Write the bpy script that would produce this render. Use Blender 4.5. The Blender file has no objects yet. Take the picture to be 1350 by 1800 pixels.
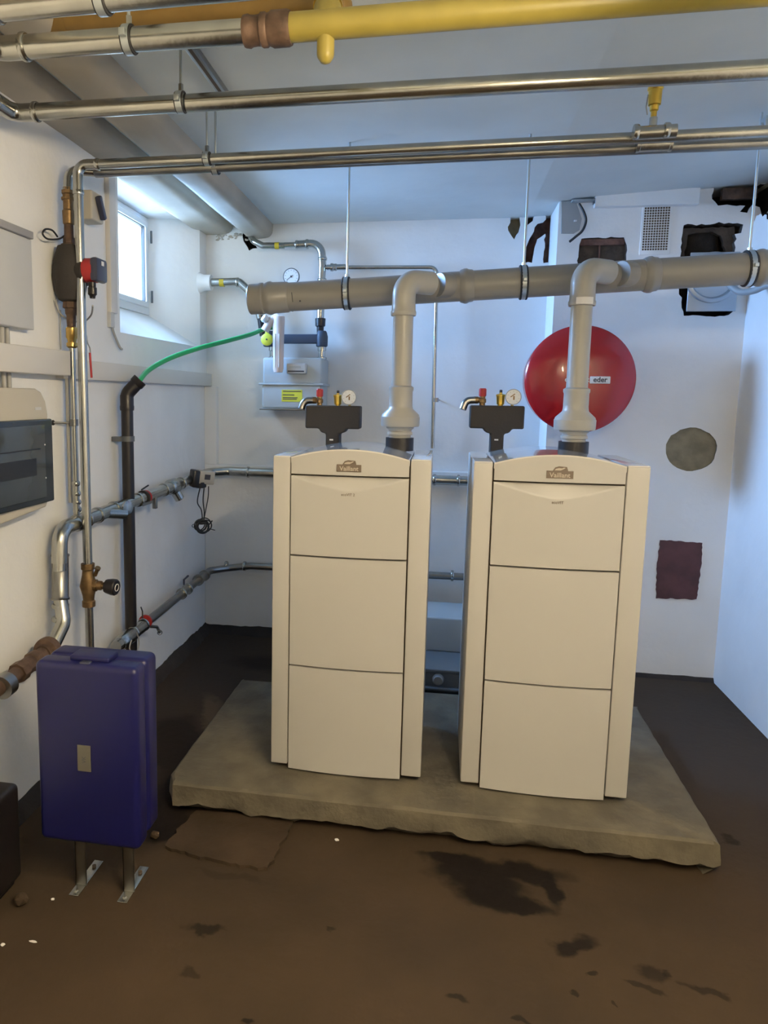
import bpy, bmesh, math, random
from mathutils import Vector, Matrix, noise
from math import sin, cos, pi, radians, atan2, sqrt
random.seed(7)
S = bpy.context.scene
C = S.collection

# ------------------------------------------------------------------ camera
FPX, PPX, PPY = 1287.0, 544.0, 865.0
EYE = Vector((0, 0, 1.545))
yaw, pit, rol = radians(10.0), radians(7.43), radians(-0.81)
fw = Vector((-sin(yaw)*cos(pit), cos(yaw)*cos(pit), -sin(pit)))
rt0 = Vector((cos(yaw), sin(yaw), 0))
dn0 = fw.cross(rt0)
RT = cos(rol)*rt0 + sin(rol)*dn0
DN = -sin(rol)*rt0 + cos(rol)*dn0
cam = bpy.data.cameras.new('camera'); camo = bpy.data.objects.new('camera', cam); C.objects.link(camo)
cam.sensor_fit = 'AUTO'; cam.sensor_width = 36; cam.lens = FPX*36/1800
cam.shift_x = (675-PPX)/1800; cam.shift_y = (PPY-900)/1800
cam.clip_start = 0.02
m = Matrix((RT, -DN, -fw)).transposed().to_4x4(); m.translation = EYE
camo.matrix_world = m
S.camera = camo

def ray(u, v):
    return RT*((u-PPX)/FPX) + DN*((v-PPY)/FPX) + fw
def P(u, v, x=None, y=None, z=None):
    "the point of the room seen at (u, v) of the photograph on one plane of the room"
    d = ray(u, v)
    if x is not None: k = x/d.x
    elif y is not None: k = y/d.y
    else: k = (z-EYE.z)/d.z
    return EYE + d*k

# ------------------------------------------------------------------ world, lights, exposure
W = bpy.data.worlds.new('world'); S.world = W; W.use_nodes = True
bg = W.node_tree.nodes['Background']
bg.inputs[0].default_value = (0.62, 0.82, 1.0, 1); bg.inputs[1].default_value = 8.0
S.view_settings.view_transform = 'Standard'
try: S.view_settings.look = 'None'
except Exception: pass
S.view_settings.exposure = 0.0
S.view_settings.gamma = 1.0
S.view_settings.use_curve_mapping = False

def area(name, loc, target, sx, sy, power, col, portal=False):
    l = bpy.data.lights.new(name, 'AREA'); l.shape = 'RECTANGLE'; l.size = sx; l.size_y = sy
    l.energy = power; l.color = col
    if portal: l.cycles.is_portal = True
    o = bpy.data.objects.new(name, l); C.objects.link(o); o.location = loc
    d = Vector(target)-Vector(loc); o.rotation_euler = d.to_track_quat('-Z', 'Y').to_euler()
    return o
area('window_portal', (-1.80, 3.75, 2.28), (0, 3.75, 2.28), 0.95, 0.62, 1, (1, 1, 1), portal=True)
wd = area('window_daylight', (-1.84, 3.75, 2.30), (1.5, 3.3, 1.25), 0.85, 0.55, 57, (0.24, 0.50, 1.0))
wd.data.spread = radians(95)

# ------------------------------------------------------------------ materials
def mat(name, col, rough=0.5, metal=0.0, var=0.0, scale=8.0, bump=0.0, bscale=60.0, spec=0.5, col2=None, coat=0.0):
    mt = bpy.data.materials.new(name); mt.use_nodes = True
    nt = mt.node_tree; b = nt.nodes['Principled BSDF']
    b.inputs['Roughness'].default_value = rough; b.inputs['Metallic'].default_value = metal
    b.inputs['Base Color'].default_value = (*col, 1)
    b.inputs['Specular IOR Level'].default_value = spec
    b.inputs['Coat Weight'].default_value = coat
    if var > 0 or bump > 0:
        tc = nt.nodes.new('ShaderNodeTexCoord')
    if var > 0:
        n = nt.nodes.new('ShaderNodeTexNoise'); n.inputs['Scale'].default_value = scale; n.inputs['Detail'].default_value = 6
        nt.links.new(tc.outputs['Object'], n.inputs['Vector'])
        r = nt.nodes.new('ShaderNodeValToRGB')
        c2 = col2 or tuple(c*(1-var) for c in col)
        r.color_ramp.elements[0].position = 0.35; r.color_ramp.elements[1].position = 0.65
        r.color_ramp.elements[0].color = (*c2, 1); r.color_ramp.elements[1].color = (*col, 1)
        nt.links.new(n.outputs['Fac'], r.inputs[0]); nt.links.new(r.outputs[0], b.inputs['Base Color'])
    if bump > 0:
        n2 = nt.nodes.new('ShaderNodeTexNoise'); n2.inputs['Scale'].default_value = bscale; n2.inputs['Detail'].default_value = 5
        nt.links.new(tc.outputs['Object'], n2.inputs['Vector'])
        bu = nt.nodes.new('ShaderNodeBump'); bu.inputs['Strength'].default_value = bump; bu.inputs['Distance'].default_value = 0.01
        nt.links.new(n2.outputs['Fac'], bu.inputs['Height']); nt.links.new(bu.outputs[0], b.inputs['Normal'])
    return mt
M = {}
M['wall'] = mat('white plaster', (0.84, 0.845, 0.835), 0.85, var=0.06, scale=3, bump=0.35, bscale=14)
M['ceil'] = mat('ceiling paint', (0.68, 0.73, 0.73), 0.9, var=0.08, scale=2.5, bump=0.25, bscale=10)
M['trunk'] = mat('white trunking', (0.66, 0.64, 0.60), 0.5, var=0.03, scale=5)
M['steel'] = mat('pressed steel', (0.50, 0.50, 0.47), 0.24, 1.0, var=0.15, scale=12, bump=0.05, bscale=40)
M['steel2'] = mat('dull steel', (0.34, 0.34, 0.33), 0.32, 1.0, var=0.15, scale=15)
M['zinc'] = mat('zinc rod', (0.55, 0.60, 0.62), 0.35, 0.9)
M['rubber'] = mat('black rubber', (0.02, 0.02, 0.022), 0.6)
M['brass'] = mat('brass', (0.62, 0.42, 0.14), 0.3, 1.0, var=0.2, scale=30)
M['bronze'] = mat('bronze', (0.27, 0.175, 0.085), 0.45, 0.8, var=0.3, scale=40)
M['gold'] = mat('bright brass', (0.80, 0.52, 0.10), 0.28, 1.0)
M['gas'] = mat('yellow gas paint', (0.29, 0.235, 0.05), 0.38, var=0.12, scale=15)
M['gas_shade'] = mat('shaded yellow gas paint', (0.24, 0.145, 0.035), 0.45, var=0.12, scale=15)  # yellow gas paint darkened to brown: shade under the ceiling put into the colour
M['rust'] = mat('rusted iron', (0.16, 0.10, 0.07), 0.6, 0.4, var=0.5, scale=25, bump=0.2)
M['pp'] = mat('grey flue plastic', (0.26, 0.25, 0.23), 0.32, var=0.05, scale=6)
M['pp2'] = mat('light grey flue plastic', (0.38, 0.37, 0.335), 0.35, var=0.05, scale=6)
M['boiler'] = mat('white boiler enamel', (0.525, 0.512, 0.485), 0.42, bump=0.03, bscale=500)
M['boilertop'] = mat('glossy boiler lid', (0.72, 0.70, 0.66), 0.08, coat=0.6)
M['gap'] = mat('dark gap', (0.10, 0.07, 0.045), 0.8)
M['badge'] = mat('badge brown', (0.17, 0.13, 0.10), 0.45)
M['badge_text'] = mat('badge cream', (0.52, 0.46, 0.38), 0.5)
M['black'] = mat('black foam', (0.028, 0.024, 0.022), 0.75, bump=0.15, bscale=200)
M['blackp'] = mat('black plastic', (0.012, 0.010, 0.011), 0.35)
M['cable'] = mat('black cable', (0.02, 0.022, 0.026), 0.5)
M['greycable'] = mat('grey cable', (0.35, 0.35, 0.34), 0.5)
M['red'] = mat('red enamel', (0.38, 0.010, 0.014), 0.22, coat=0.3)
M['redp'] = mat('red plastic', (0.42, 0.03, 0.03), 0.4)
M['white'] = mat('white sticker', (0.80, 0.78, 0.76), 0.5)
M['ink'] = mat('dark ink', (0.05, 0.05, 0.06), 0.6)
M['blue'] = mat('blue plastic', (0.006, 0.007, 0.075), 0.36, var=0.08, scale=4)
M['silverlabel'] = mat('silver label', (0.20, 0.19, 0.16), 0.35, 0.5)
M['green'] = mat('green hose', (0.015, 0.36, 0.10), 0.35)
M['hosew'] = mat('hose sheath', (0.35, 0.62, 0.45), 0.3)
M['metergrey'] = mat('meter grey', (0.45, 0.50, 0.52), 0.45, var=0.04, scale=5)
M['meterblue'] = mat('meter bracket', (0.05, 0.07, 0.11), 0.5)
M['yellow'] = mat('yellow plastic', (0.72, 0.68, 0.06), 0.45)
M['pink'] = mat('translucent filter plastic', (0.72, 0.60, 0.54), 0.3, coat=0.3)
M['board'] = mat('board beige', (0.48, 0.45, 0.38), 0.5)
M['cabinet'] = mat('cabinet grey', (0.55, 0.56, 0.56), 0.55, var=0.03)
M['capgrey'] = mat('cap grey', (0.30, 0.30, 0.31), 0.6)
M['smoke'] = mat('smoked window', (0.05, 0.06, 0.065), 0.12, coat=0.3, var=0.2, scale=9)
M['smoke2'] = mat('smoked window frame', (0.022, 0.028, 0.034), 0.18)
M['module'] = mat('dark modules', (0.015, 0.017, 0.022), 0.5)
M['dimgrey'] = mat('dim grey plastic', (0.10, 0.11, 0.12), 0.4)
M['navy'] = mat('navy plastic', (0.04, 0.045, 0.08), 0.3)
M['brick'] = mat('bare brick', (0.085, 0.065, 0.05), 0.9, var=0.5, scale=18, bump=0.8, bscale=30)
M['brickred'] = mat('raw red brick', (0.19, 0.10, 0.075), 0.9, var=0.5, scale=25, bump=0.8, bscale=30)
M['cavity'] = mat('dark cavity', (0.03, 0.025, 0.022), 0.95, var=0.6, scale=14, bump=0.8, bscale=30)  # mottled dark tone for the inside of the wall openings
M['mortar'] = mat('raw mortar', (0.29, 0.255, 0.175), 0.95, var=0.3, scale=15, bump=0.6, bscale=35)
M['hatch'] = mat('dark red paint', (0.11, 0.038, 0.042), 0.55, var=0.4, scale=9, bump=0.3, bscale=20)
M['frame'] = mat('window frame', (0.72, 0.74, 0.76), 0.35)
M['duct'] = mat('plaster duct in unlit tan', (0.47, 0.43, 0.36), 0.85, var=0.18, scale=3, bump=0.2, bscale=12)  # tan base colour carries the unlit look of the ducts
M['gasket'] = mat('window gasket', (0.08, 0.09, 0.10), 0.5)
M['concrete'] = mat('plinth concrete', (0.15, 0.128, 0.090), 0.9, var=0.35, scale=7, bump=0.9, bscale=22, col2=(0.095, 0.082, 0.06))
M['screed'] = mat('brown screed', (0.062, 0.041, 0.025), 0.85, spec=0.2, var=0.3, scale=6, bump=0.4, bscale=30)
M['skirt'] = mat('dark mortar skirt', (0.035, 0.028, 0.024), 0.9, var=0.4, scale=9, bump=0.6)
M['galv'] = mat('galvanised plate', (0.42, 0.46, 0.50), 0.35, 0.6)
M['jbox'] = mat('grey junction box', (0.33, 0.35, 0.36), 0.5)
M['boxblue'] = mat('grey storage box', (0.16, 0.18, 0.20), 0.4)
M['dial'] = mat('dial face', (0.72, 0.72, 0.70), 0.4)
M['tape'] = mat('yellow tape', (0.55, 0.40, 0.02), 0.5)
M['lampw'] = mat('lamp housing', (0.7, 0.7, 0.68), 0.5)
g = bpy.data.materials.new('window glass'); g.use_nodes = True
nt = g.node_tree; nt.nodes.remove(nt.nodes['Principled BSDF'])
tr = nt.nodes.new('ShaderNodeBsdfTransparent'); gl = nt.nodes.new('ShaderNodeBsdfGlossy'); gl.inputs['Roughness'].default_value = 0.05
mx = nt.nodes.new('ShaderNodeMixShader'); mx.inputs[0].default_value = 0.06
nt.links.new(tr.outputs[0], mx.inputs[1]); nt.links.new(gl.outputs[0], mx.inputs[2]); nt.links.new(mx.outputs[0], nt.nodes['Material Output'].inputs[0])
M['glass'] = g
g = bpy.data.materials.new('lit tube'); g.use_nodes = True
b = g.node_tree.nodes['Principled BSDF']; b.inputs['Emission Color'].default_value = (1, 0.80, 0.52, 1); b.inputs['Emission Strength'].default_value = 300
M['tube'] = g

def floor_material():
    mt = bpy.data.materials.new('brown painted concrete floor'); mt.use_nodes = True
    nt = mt.node_tree; N = nt.nodes; L = nt.links
    b = N['Principled BSDF']; b.inputs['Roughness'].default_value = 0.8; b.inputs['Specular IOR Level'].default_value = 0.15
    tc = N.new('ShaderNodeTexCoord')
    n1 = N.new('ShaderNodeTexNoise'); n1.inputs['Scale'].default_value = 2.2; n1.inputs['Detail'].default_value = 8
    L.new(tc.outputs['Object'], n1.inputs['Vector'])
    r = N.new('ShaderNodeValToRGB'); r.color_ramp.elements[0].position = 0.3; r.color_ramp.elements[1].position = 0.7
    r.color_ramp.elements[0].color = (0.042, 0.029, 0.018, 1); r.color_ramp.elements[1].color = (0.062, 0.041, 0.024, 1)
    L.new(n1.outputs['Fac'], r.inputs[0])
    cur = r.outputs[0]
    # distorted position
    nd = N.new('ShaderNodeTexNoise'); nd.inputs['Scale'].default_value = 11; nd.inputs['Detail'].default_value = 4
    L.new(tc.outputs['Object'], nd.inputs['Vector'])
    sb = N.new('ShaderNodeVectorMath'); sb.operation = 'SUBTRACT'; L.new(nd.outputs['Color'], sb.inputs[0]); sb.inputs[1].default_value = (0.5, 0.5, 0.5)
    sc = N.new('ShaderNodeVectorMath'); sc.operation = 'SCALE'; L.new(sb.outputs[0], sc.inputs[0]); sc.inputs['Scale'].default_value = 0.13
    ad = N.new('ShaderNodeVectorMath'); ad.operation = 'ADD'; L.new(tc.outputs['Object'], ad.inputs[0]); L.new(sc.outputs[0], ad.inputs[1])
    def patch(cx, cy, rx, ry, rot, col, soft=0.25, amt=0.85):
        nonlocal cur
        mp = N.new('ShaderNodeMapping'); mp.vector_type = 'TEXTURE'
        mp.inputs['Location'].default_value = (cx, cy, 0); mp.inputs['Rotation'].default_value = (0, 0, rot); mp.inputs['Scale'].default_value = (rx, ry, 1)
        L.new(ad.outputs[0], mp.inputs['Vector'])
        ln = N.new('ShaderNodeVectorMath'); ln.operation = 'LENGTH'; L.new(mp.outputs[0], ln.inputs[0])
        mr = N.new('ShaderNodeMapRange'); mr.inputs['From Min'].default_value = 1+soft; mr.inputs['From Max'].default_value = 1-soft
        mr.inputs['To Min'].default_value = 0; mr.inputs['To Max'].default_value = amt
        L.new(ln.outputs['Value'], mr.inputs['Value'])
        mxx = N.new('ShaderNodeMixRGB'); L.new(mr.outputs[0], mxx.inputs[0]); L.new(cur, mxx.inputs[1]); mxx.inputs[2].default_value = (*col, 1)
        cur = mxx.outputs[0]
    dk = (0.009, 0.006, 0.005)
    gr = (0.060, 0.050, 0.040)
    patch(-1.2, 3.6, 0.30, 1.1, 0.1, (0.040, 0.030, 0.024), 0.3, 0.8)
    patch(-1.12, 2.95, 0.13, 0.28, 0.3, dk, 0.2, 0.8)
    patch(-0.75, 4.0, 0.40, 0.14, 0, dk, 0.2, 0.7)
    patch(-1.05, 3.3, 0.05, 0.20, 0.4, (0.11, 0.08, 0.055), 0.3, 0.7)
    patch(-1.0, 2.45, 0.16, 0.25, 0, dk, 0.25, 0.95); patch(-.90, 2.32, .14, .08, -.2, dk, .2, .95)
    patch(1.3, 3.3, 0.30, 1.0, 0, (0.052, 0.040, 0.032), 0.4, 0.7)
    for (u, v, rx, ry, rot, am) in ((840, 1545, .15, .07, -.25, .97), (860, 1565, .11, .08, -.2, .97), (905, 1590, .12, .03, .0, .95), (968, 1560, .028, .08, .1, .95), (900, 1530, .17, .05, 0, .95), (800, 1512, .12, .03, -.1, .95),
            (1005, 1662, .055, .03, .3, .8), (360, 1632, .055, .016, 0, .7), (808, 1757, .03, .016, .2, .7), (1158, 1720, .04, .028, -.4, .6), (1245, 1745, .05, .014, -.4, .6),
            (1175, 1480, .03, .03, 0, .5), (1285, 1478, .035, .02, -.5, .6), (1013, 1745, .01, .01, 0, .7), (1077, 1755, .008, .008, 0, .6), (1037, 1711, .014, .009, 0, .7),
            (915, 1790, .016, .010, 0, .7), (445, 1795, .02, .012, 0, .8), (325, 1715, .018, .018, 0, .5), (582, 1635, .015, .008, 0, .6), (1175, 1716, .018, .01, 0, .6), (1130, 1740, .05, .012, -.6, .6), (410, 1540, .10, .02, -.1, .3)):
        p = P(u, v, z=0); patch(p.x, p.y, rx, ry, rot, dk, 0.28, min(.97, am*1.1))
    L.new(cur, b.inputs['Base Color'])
    n2 = N.new('ShaderNodeTexNoise'); n2.inputs['Scale'].default_value = 25; n2.inputs['Detail'].default_value = 6
    L.new(tc.outputs['Object'], n2.inputs['Vector'])
    bu = N.new('ShaderNodeBump'); bu.inputs['Strength'].default_value = 0.3; bu.inputs['Distance'].default_value = 0.01
    L.new(n2.outputs['Fac'], bu.inputs['Height']); L.new(bu.outputs[0], b.inputs['Normal'])
    return mt
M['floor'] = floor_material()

# ------------------------------------------------------------------ mesh helpers
def V(*a): return Vector(a)
def finish(name, bm, m, parent=None, smooth=True, bevel=0):
    me = bpy.data.meshes.new(name)
    bmesh.ops.recalc_face_normals(bm, faces=bm.faces[:])
    bm.to_mesh(me); bm.free()
    o = bpy.data.objects.new(name, me); C.objects.link(o)
    if m is not None: me.materials.append(M[m] if isinstance(m, str) else m)
    if parent is not None: o.parent = parent
    if smooth:
        for p in me.polygons: p.use_smooth = True
        try: me.set_sharp_from_angle(angle=radians(38))
        except Exception: pass
    if bevel:
        md = o.modifiers.new('bevel', 'BEVEL'); md.width = bevel; md.segments = 3; md.limit_method = 'ANGLE'; md.angle_limit = radians(40)
    return o
def tag(o, label, cat, group=None):
    o['label'] = label; o['category'] = cat
    if group: o['group'] = group
    return o
def empty(name, loc, label, cat, group=None):
    o = bpy.data.objects.new(name, None); C.objects.link(o); o.location = loc; o.empty_display_size = 0.05
    bpy.context.view_layer.update()
    tag(o, label, cat, group); return o
def struct(o): o['kind'] = 'structure'; return o
class K:
    "a bmesh in room coordinates; build() links it as one mesh under its thing"
    def __init__(s): s.b = bmesh.new()
    def box(s, lo, hi, bev=0.0, seg=3):
        lo, hi = Vector(lo), Vector(hi)
        r = bmesh.ops.create_cube(s.b, size=1)
        for v in r['verts']:
            v.co = Vector(((lo[i]+hi[i])/2 + v.co[i]*(hi[i]-lo[i]) for i in range(3)))
        if bev > 0:
            es = {e for v in r['verts'] for e in v.link_edges}
            bmesh.ops.bevel(s.b, geom=list(es), offset=bev, segments=seg, affect='EDGES', profile=0.5)
        return s
    def obox(s, c, size, X, Y, Z, bev=0.0):
        r = bmesh.ops.create_cube(s.b, size=1); vs = r['verts']
        for v in vs:
            v.co = Vector(c) + X*(v.co.x*size[0]) + Y*(v.co.y*size[1]) + Z*(v.co.z*size[2])
        if bev > 0:
            es = {e for v in vs for e in v.link_edges}
            bmesh.ops.bevel(s.b, geom=list(es), offset=bev, segments=2, affect='EDGES', profile=0.5)
        return s
    def ring(s, c, n, r, u=None, seg=24):
        n = n.normalized()
        if u is None:
            u = n.cross(V(0, 0, 1))
            if u.length < 0.1: u = n.cross(V(0, 1, 0))
        u = (u - n*u.dot(n)).normalized(); w = n.cross(u)
        return [s.b.verts.new(c + u*(r*cos(2*pi*i/seg)) + w*(r*sin(2*pi*i/seg))) for i in range(seg)], u
    def skin(s, rings, cap0=True, cap1=True):
        for a, b2 in zip(rings, rings[1:]):
            n = len(a)
            for i in range(n): s.b.faces.new((a[i], a[(i+1) % n], b2[(i+1) % n], b2[i]))
        if cap0: s.b.faces.new(rings[0][::-1])
        if cap1: s.b.faces.new(rings[-1])
    def tube(s, pts, r, seg=20, fillet=0.0, cap=True, arc=7):
        pts = [Vector(p) for p in pts]
        if fillet > 0 and len(pts) > 2:
            out = [pts[0]]
            for a, p, b2 in zip(pts, pts[1:], pts[2:]):
                d1 = (a-p).normalized(); d2 = (b2-p).normalized()
                ang = d1.angle(d2)
                if ang > pi-0.03: out.append(p); continue
                t = min(fillet/math.tan(ang/2), (a-p).length*0.49, (b2-p).length*0.49)
                R = t*math.tan(ang/2)
                c = p + (d1+d2).normalized()*(R/sin(ang/2))
                v1 = p+d1*t-c; v2 = p+d2*t-c; tot = v1.angle(v2); ax = v1.cross(v2).normalized()
                for i in range(arc+1): out.append(c + Matrix.Rotation(tot*i/arc, 3, ax) @ v1)
            out.append(pts[-1]); pts = out
        rings = []; u = None
        for i, p in enumerate(pts):
            if i == 0: t = pts[1]-p
            elif i == len(pts)-1: t = p-pts[-2]
            else: t = (pts[i+1]-p).normalized()+(p-pts[i-1]).normalized()
            k = 1.0
            if 0 < i < len(pts)-1:
                k = 1/max(0.5, cos(t.angle(pts[i+1]-p)))
            rr, u = s.ring(p, t, r, u, seg); rings.append(rr)
        s.skin(rings, cap, cap); return s
    def lathe(s, base, axis, prof, seg=28, cap=True):
        "prof: (distance along axis, radius)"
        base = Vector(base); axis = Vector(axis).normalized(); rings = []; u = None
        for h, r in prof:
            rr, u = s.ring(base+axis*h, axis, max(r, 1e-4), u, seg); rings.append(rr)
        s.skin(rings, cap, cap); return s
    def prism(s, poly, d, bev=0.0):
        "poly: planar list of points, extruded by vector d"
        d = Vector(d); a = [s.b.verts.new(Vector(p)) for p in poly]; b2 = [s.b.verts.new(Vector(p)+d) for p in poly]
        f0 = s.b.faces.new(a[::-1]); f1 = s.b.faces.new(b2); n = len(a)
        for i in range(n): s.b.faces.new((a[i], a[(i+1) % n], b2[(i+1) % n], b2[i]))
        return s
    def torus(s, c, n, R, r, seg=28, seg2=10):
        c = Vector(c); n = Vector(n).normalized()
        u = n.cross(V(0, 0, 1)); u = u if u.length > .1 else n.cross(V(0, 1, 0)); u.normalize(); w = n.cross(u); rings = []
        for i in range(seg):
            a = 2*pi*i/seg; d = u*cos(a)+w*sin(a)
            rings.append([s.b.verts.new(c+d*(R+r*cos(2*pi*j/seg2))+n*(r*sin(2*pi*j/seg2))) for j in range(seg2)])
        for i in range(seg):
            a, b2 = rings[i], rings[(i+1) % seg]
            for j in range(seg2): s.b.faces.new((a[j], a[(j+1) % seg2], b2[(j+1) % seg2], b2[j]))
        return s
    def ball(s, c, r, sc=(1, 1, 1)):
        rr = bmesh.ops.create_uvsphere(s.b, u_segments=20, v_segments=12, radius=1)
        for v in rr['verts']: v.co = Vector(c)+Vector((v.co.x*r*sc[0], v.co.y*r*sc[1], v.co.z*r*sc[2]))
        return s
    def islands(s):
        s.b.verts.ensure_lookup_table(); seen = set(); out = []
        for v in s.b.verts:
            if v in seen: continue
            st = [v]; seen.add(v); isl = []
            while st:
                w = st.pop(); isl.append(w)
                for e in w.link_edges:
                    o = e.other_vert(w)
                    if o not in seen: seen.add(o); st.append(o)
            out.append(isl)
        return out
    def build(s, name, m, parent=None, smooth=True, bevel=0):
        if name in ('collar', 'sticker_line'):
            isl = s.islands()
            if len(isl) > 1:
                for vs in isl:
                    k = K(); mp = {v: k.b.verts.new(v.co) for v in vs}
                    for f in {f for v in vs for f in v.link_faces}: k.b.faces.new([mp[v] for v in f.verts])
                    o = k.build(name, m, parent, smooth, bevel)
                s.b.free(); return o
        if parent is not None:
            mw = parent_world(parent)
            s.b.transform(mw.inverted())
        return finish(name, s.b, m, parent, smooth, bevel)
def parent_world(o):
    mw = Matrix.Translation(o.location)
    while o.parent is not None:
        o = o.parent; mw = Matrix.Translation(o.location) @ mw
    return mw
def text(string, size, c, X, Yv, m, name, parent, depth=0.0008, bold=0.0, align='CENTER'):
    "raised lettering: c centre, X reading direction, Yv up direction"
    cu = bpy.data.curves.new(name, 'FONT'); cu.body = string; cu.size = size; cu.extrude = depth; cu.offset = bold
    cu.align_x = align; cu.align_y = 'CENTER'; cu.resolution_u = 3
    t = bpy.data.objects.new(name, cu); C.objects.link(t)
    dg = bpy.context.evaluated_depsgraph_get(); me = bpy.data.meshes.new_from_object(t.evaluated_get(dg))
    bpy.data.objects.remove(t); bpy.data.curves.remove(cu)
    X = Vector(X).normalized(); Yv = Vector(Yv).normalized(); Zv = X.cross(Yv)
    mm = Matrix((X, Yv, Zv)).transposed().to_4x4(); mm.translation = Vector(c)
    me.transform(parent_world(parent).inverted() @ mm)
    me.materials.clear(); me.materials.append(M[m])
    o = bpy.data.objects.new(name, me); C.objects.link(o); o.parent = parent
    return o
def bool_cut(o, cutters):
    for c in cutters:
        md = o.modifiers.new('cut', 'BOOLEAN'); md.operation = 'DIFFERENCE'; md.object = c; md.solver = 'EXACT'; md.material_mode = 'TRANSFER'
    bpy.context.view_layer.update()
    dg = bpy.context.evaluated_depsgraph_get()
    me = bpy.data.meshes.new_from_object(o.evaluated_get(dg))
    o.modifiers.clear(); o.data = me
    for c in cutters: bpy.data.objects.remove(c)
def rough_poly(pts, step=0.02, amp=0.008, seed=0, plane='xz'):
    "2-D outline resampled and roughened"
    out = []; n = len(pts)
    for i in range(n):
        a = Vector((*pts[i], 0)); b2 = Vector((*pts[(i+1) % n], 0)); L = (b2-a).length; k = max(1, int(L/step)); t = (b2-a).normalized() if L > 0 else a
        nn = Vector((-t.y, t.x, 0))
        for j in range(k):
            p = a+(b2-a)*(j/k)
            q = p + nn*(noise.noise(V(p.x*40+seed, p.y*40, seed))*amp*2) + t*(noise.noise(V(p.y*40, p.x*40, seed+9))*amp)
            out.append((q.x, q.y))
    return out

# ------------------------------------------------------------------ the room
LX, RX, BY, CZ = -1.48, 1.55, 4.55, 2.59
FY = -1.2
struct(K().box((LX-.4, FY-.2, -0.15), (RX+.4, BY+.4, 0)).build('floor', 'floor', smooth=False))
kc = K(); xs = (LX-.4, .45, RX+.4); cz_ = (CZ, CZ, CZ+.085)
kr = [[kc.b.verts.new(V(x, y, z)) for y, z in ((FY-.2, zz), (BY+.4, zz), (BY+.4, CZ+.25), (FY-.2, CZ+.25))] for x, zz in zip(xs, cz_)]
kc.skin(kr); struct(kc.build('ceiling', 'ceil', smooth=False))
def wall_skirt():
    pass
# back wall, with broken openings where pipes and cables were torn out
wb = K().box((LX-.4, BY, 0), (RX+.4, BY+.35, CZ+.1)).build('wall_back', 'wall', smooth=False)
def cutter(poly, y0, y1, m, amp=0.008, seed=0):
    q = rough_poly(poly, 0.02, amp, seed)
    return K().prism([(x, y0, z) for x, z in q], (0, y1-y0, 0)).build('cutter', m, smooth=False)
def pix_poly(pts, y):
    return [(P(u, v, y=y).x, P(u, v, y=y).z) for u, v in pts]
cuts = [cutter(pix_poly([(898, 372), (912, 372), (916, 396), (905, 420), (893, 405), (897, 385)], BY), BY-.05, BY+.05, 'mortar', .006, 1),
        cutter(pix_poly([(958, 352), (980, 352), (982, 400), (965, 408), (945, 420), (938, 440), (936, 462), (921, 462), (926, 430), (940, 400), (960, 386)], BY), BY-.05, BY+.07, 'brickred', .006, 2),
        cutter(pix_poly([(925, 378), (940, 374), (936, 388), (926, 396)], BY), BY-.05, BY+.04, 'brick', .004, 3),
        cutter(pix_poly([(958, 408), (968, 400), (972, 462), (955, 462)], BY), BY-.05, BY+.04, 'brickred', .005, 4),
        cutter(pix_poly([(424, 398), (440, 397), (444, 420), (452, 436), (438, 440), (428, 424)], BY), BY-.05, BY+.12, 'brick', .006, 5)]
bool_cut(wb, cuts); struct(wb)
# left wall with the splayed window opening
wl = K().box((LX-.30, FY-.2, 0), (LX, BY, CZ)).build('wall_left', 'wall', smooth=False)
kk = K()
o_ = [V(LX+.01, 3.26, 1.822), V(LX+.01, 4.43, 1.832), V(LX+.01, 4.43, 2.60), V(LX+.01, 3.26, 2.60)]
i_ = [V(-1.74, 3.36, 2.01), V(-1.74, 4.22, 2.015), V(-1.74, 4.22, 2.565), V(-1.74, 3.36, 2.565)]
e_ = [V(LX-.31, p.y, p.z) for p in i_]
vs = [[kk.b.verts.new(p) for p in r] for r in (o_, i_, e_)]
kk.skin(vs)
ct = kk.build('cutter', 'wall', smooth=False)
bool_cut(wl, [ct]); struct(wl)
# right wall, front wall behind the viewer
wr = K().box((RX, FY-.2, 0), (RX+.15, 4.3, CZ+.1)).build('wall_right', 'wall', smooth=False)
q = rough_poly([(4.35, 2.44), (4.35, 2.72), (3.75, 2.72), (3.80, 2.56), (3.93, 2.50), (3.97, 2.42), (4.04, 2.40), (4.10, 2.47), (4.2, 2.49)], .02, .012, 17)
ctr = K().prism([(RX-.05, y, z) for y, z in q], (.13, 0, 0)).build('cutter', 'cavity', smooth=False)
bool_cut(wr, [ctr]); struct(wr)
struct(K().box((LX, FY-.15, 0), (RX, FY, CZ+.1)).build('wall_front', 'wall', smooth=False))
# chimney breast
CY = 4.25
ch = K().box((0.585, CY, 0), (RX+.15, BY+.02, CZ+.1)).build('wall_chimney', 'wall', smooth=False)
cuts = [cutter(pix_poly([(1018, 430), (1022, 419), (1096, 417), (1102, 432), (1100, 500), (1012, 500)], CY), CY-.05, CY+.03, 'brick', .004, 11),
        cutter(pix_poly([(1201, 395), (1288, 392), (1306, 395), (1303, 408), (1293, 412), (1290, 480), (1196, 480), (1198, 420)], CY), CY-.05, CY+.22, 'brick', .005, 12),
        cutter(pix_poly([(1192, 500), (1290, 500), (1290, 548), (1272, 556), (1203, 555), (1198, 532)], CY), CY-.05, CY+.12, 'cavity', .006, 13),
        cutter(pix_poly([(1255, 328), (1360, 320), (1360, 372), (1348, 372), (1342, 385), (1334, 366), (1322, 360), (1312, 375), (1300, 372), (1310, 362), (1278, 360), (1262, 362), (1252, 350)], CY), CY-.05, CY+.2, 'cavity', .006, 14)]
q = [(P(1215, 790, y=CY).x + .128*cos(a), P(1215, 790, y=CY).z + .118*sin(a)) for a in [2*pi*i/30 for i in range(30)]]
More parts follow.
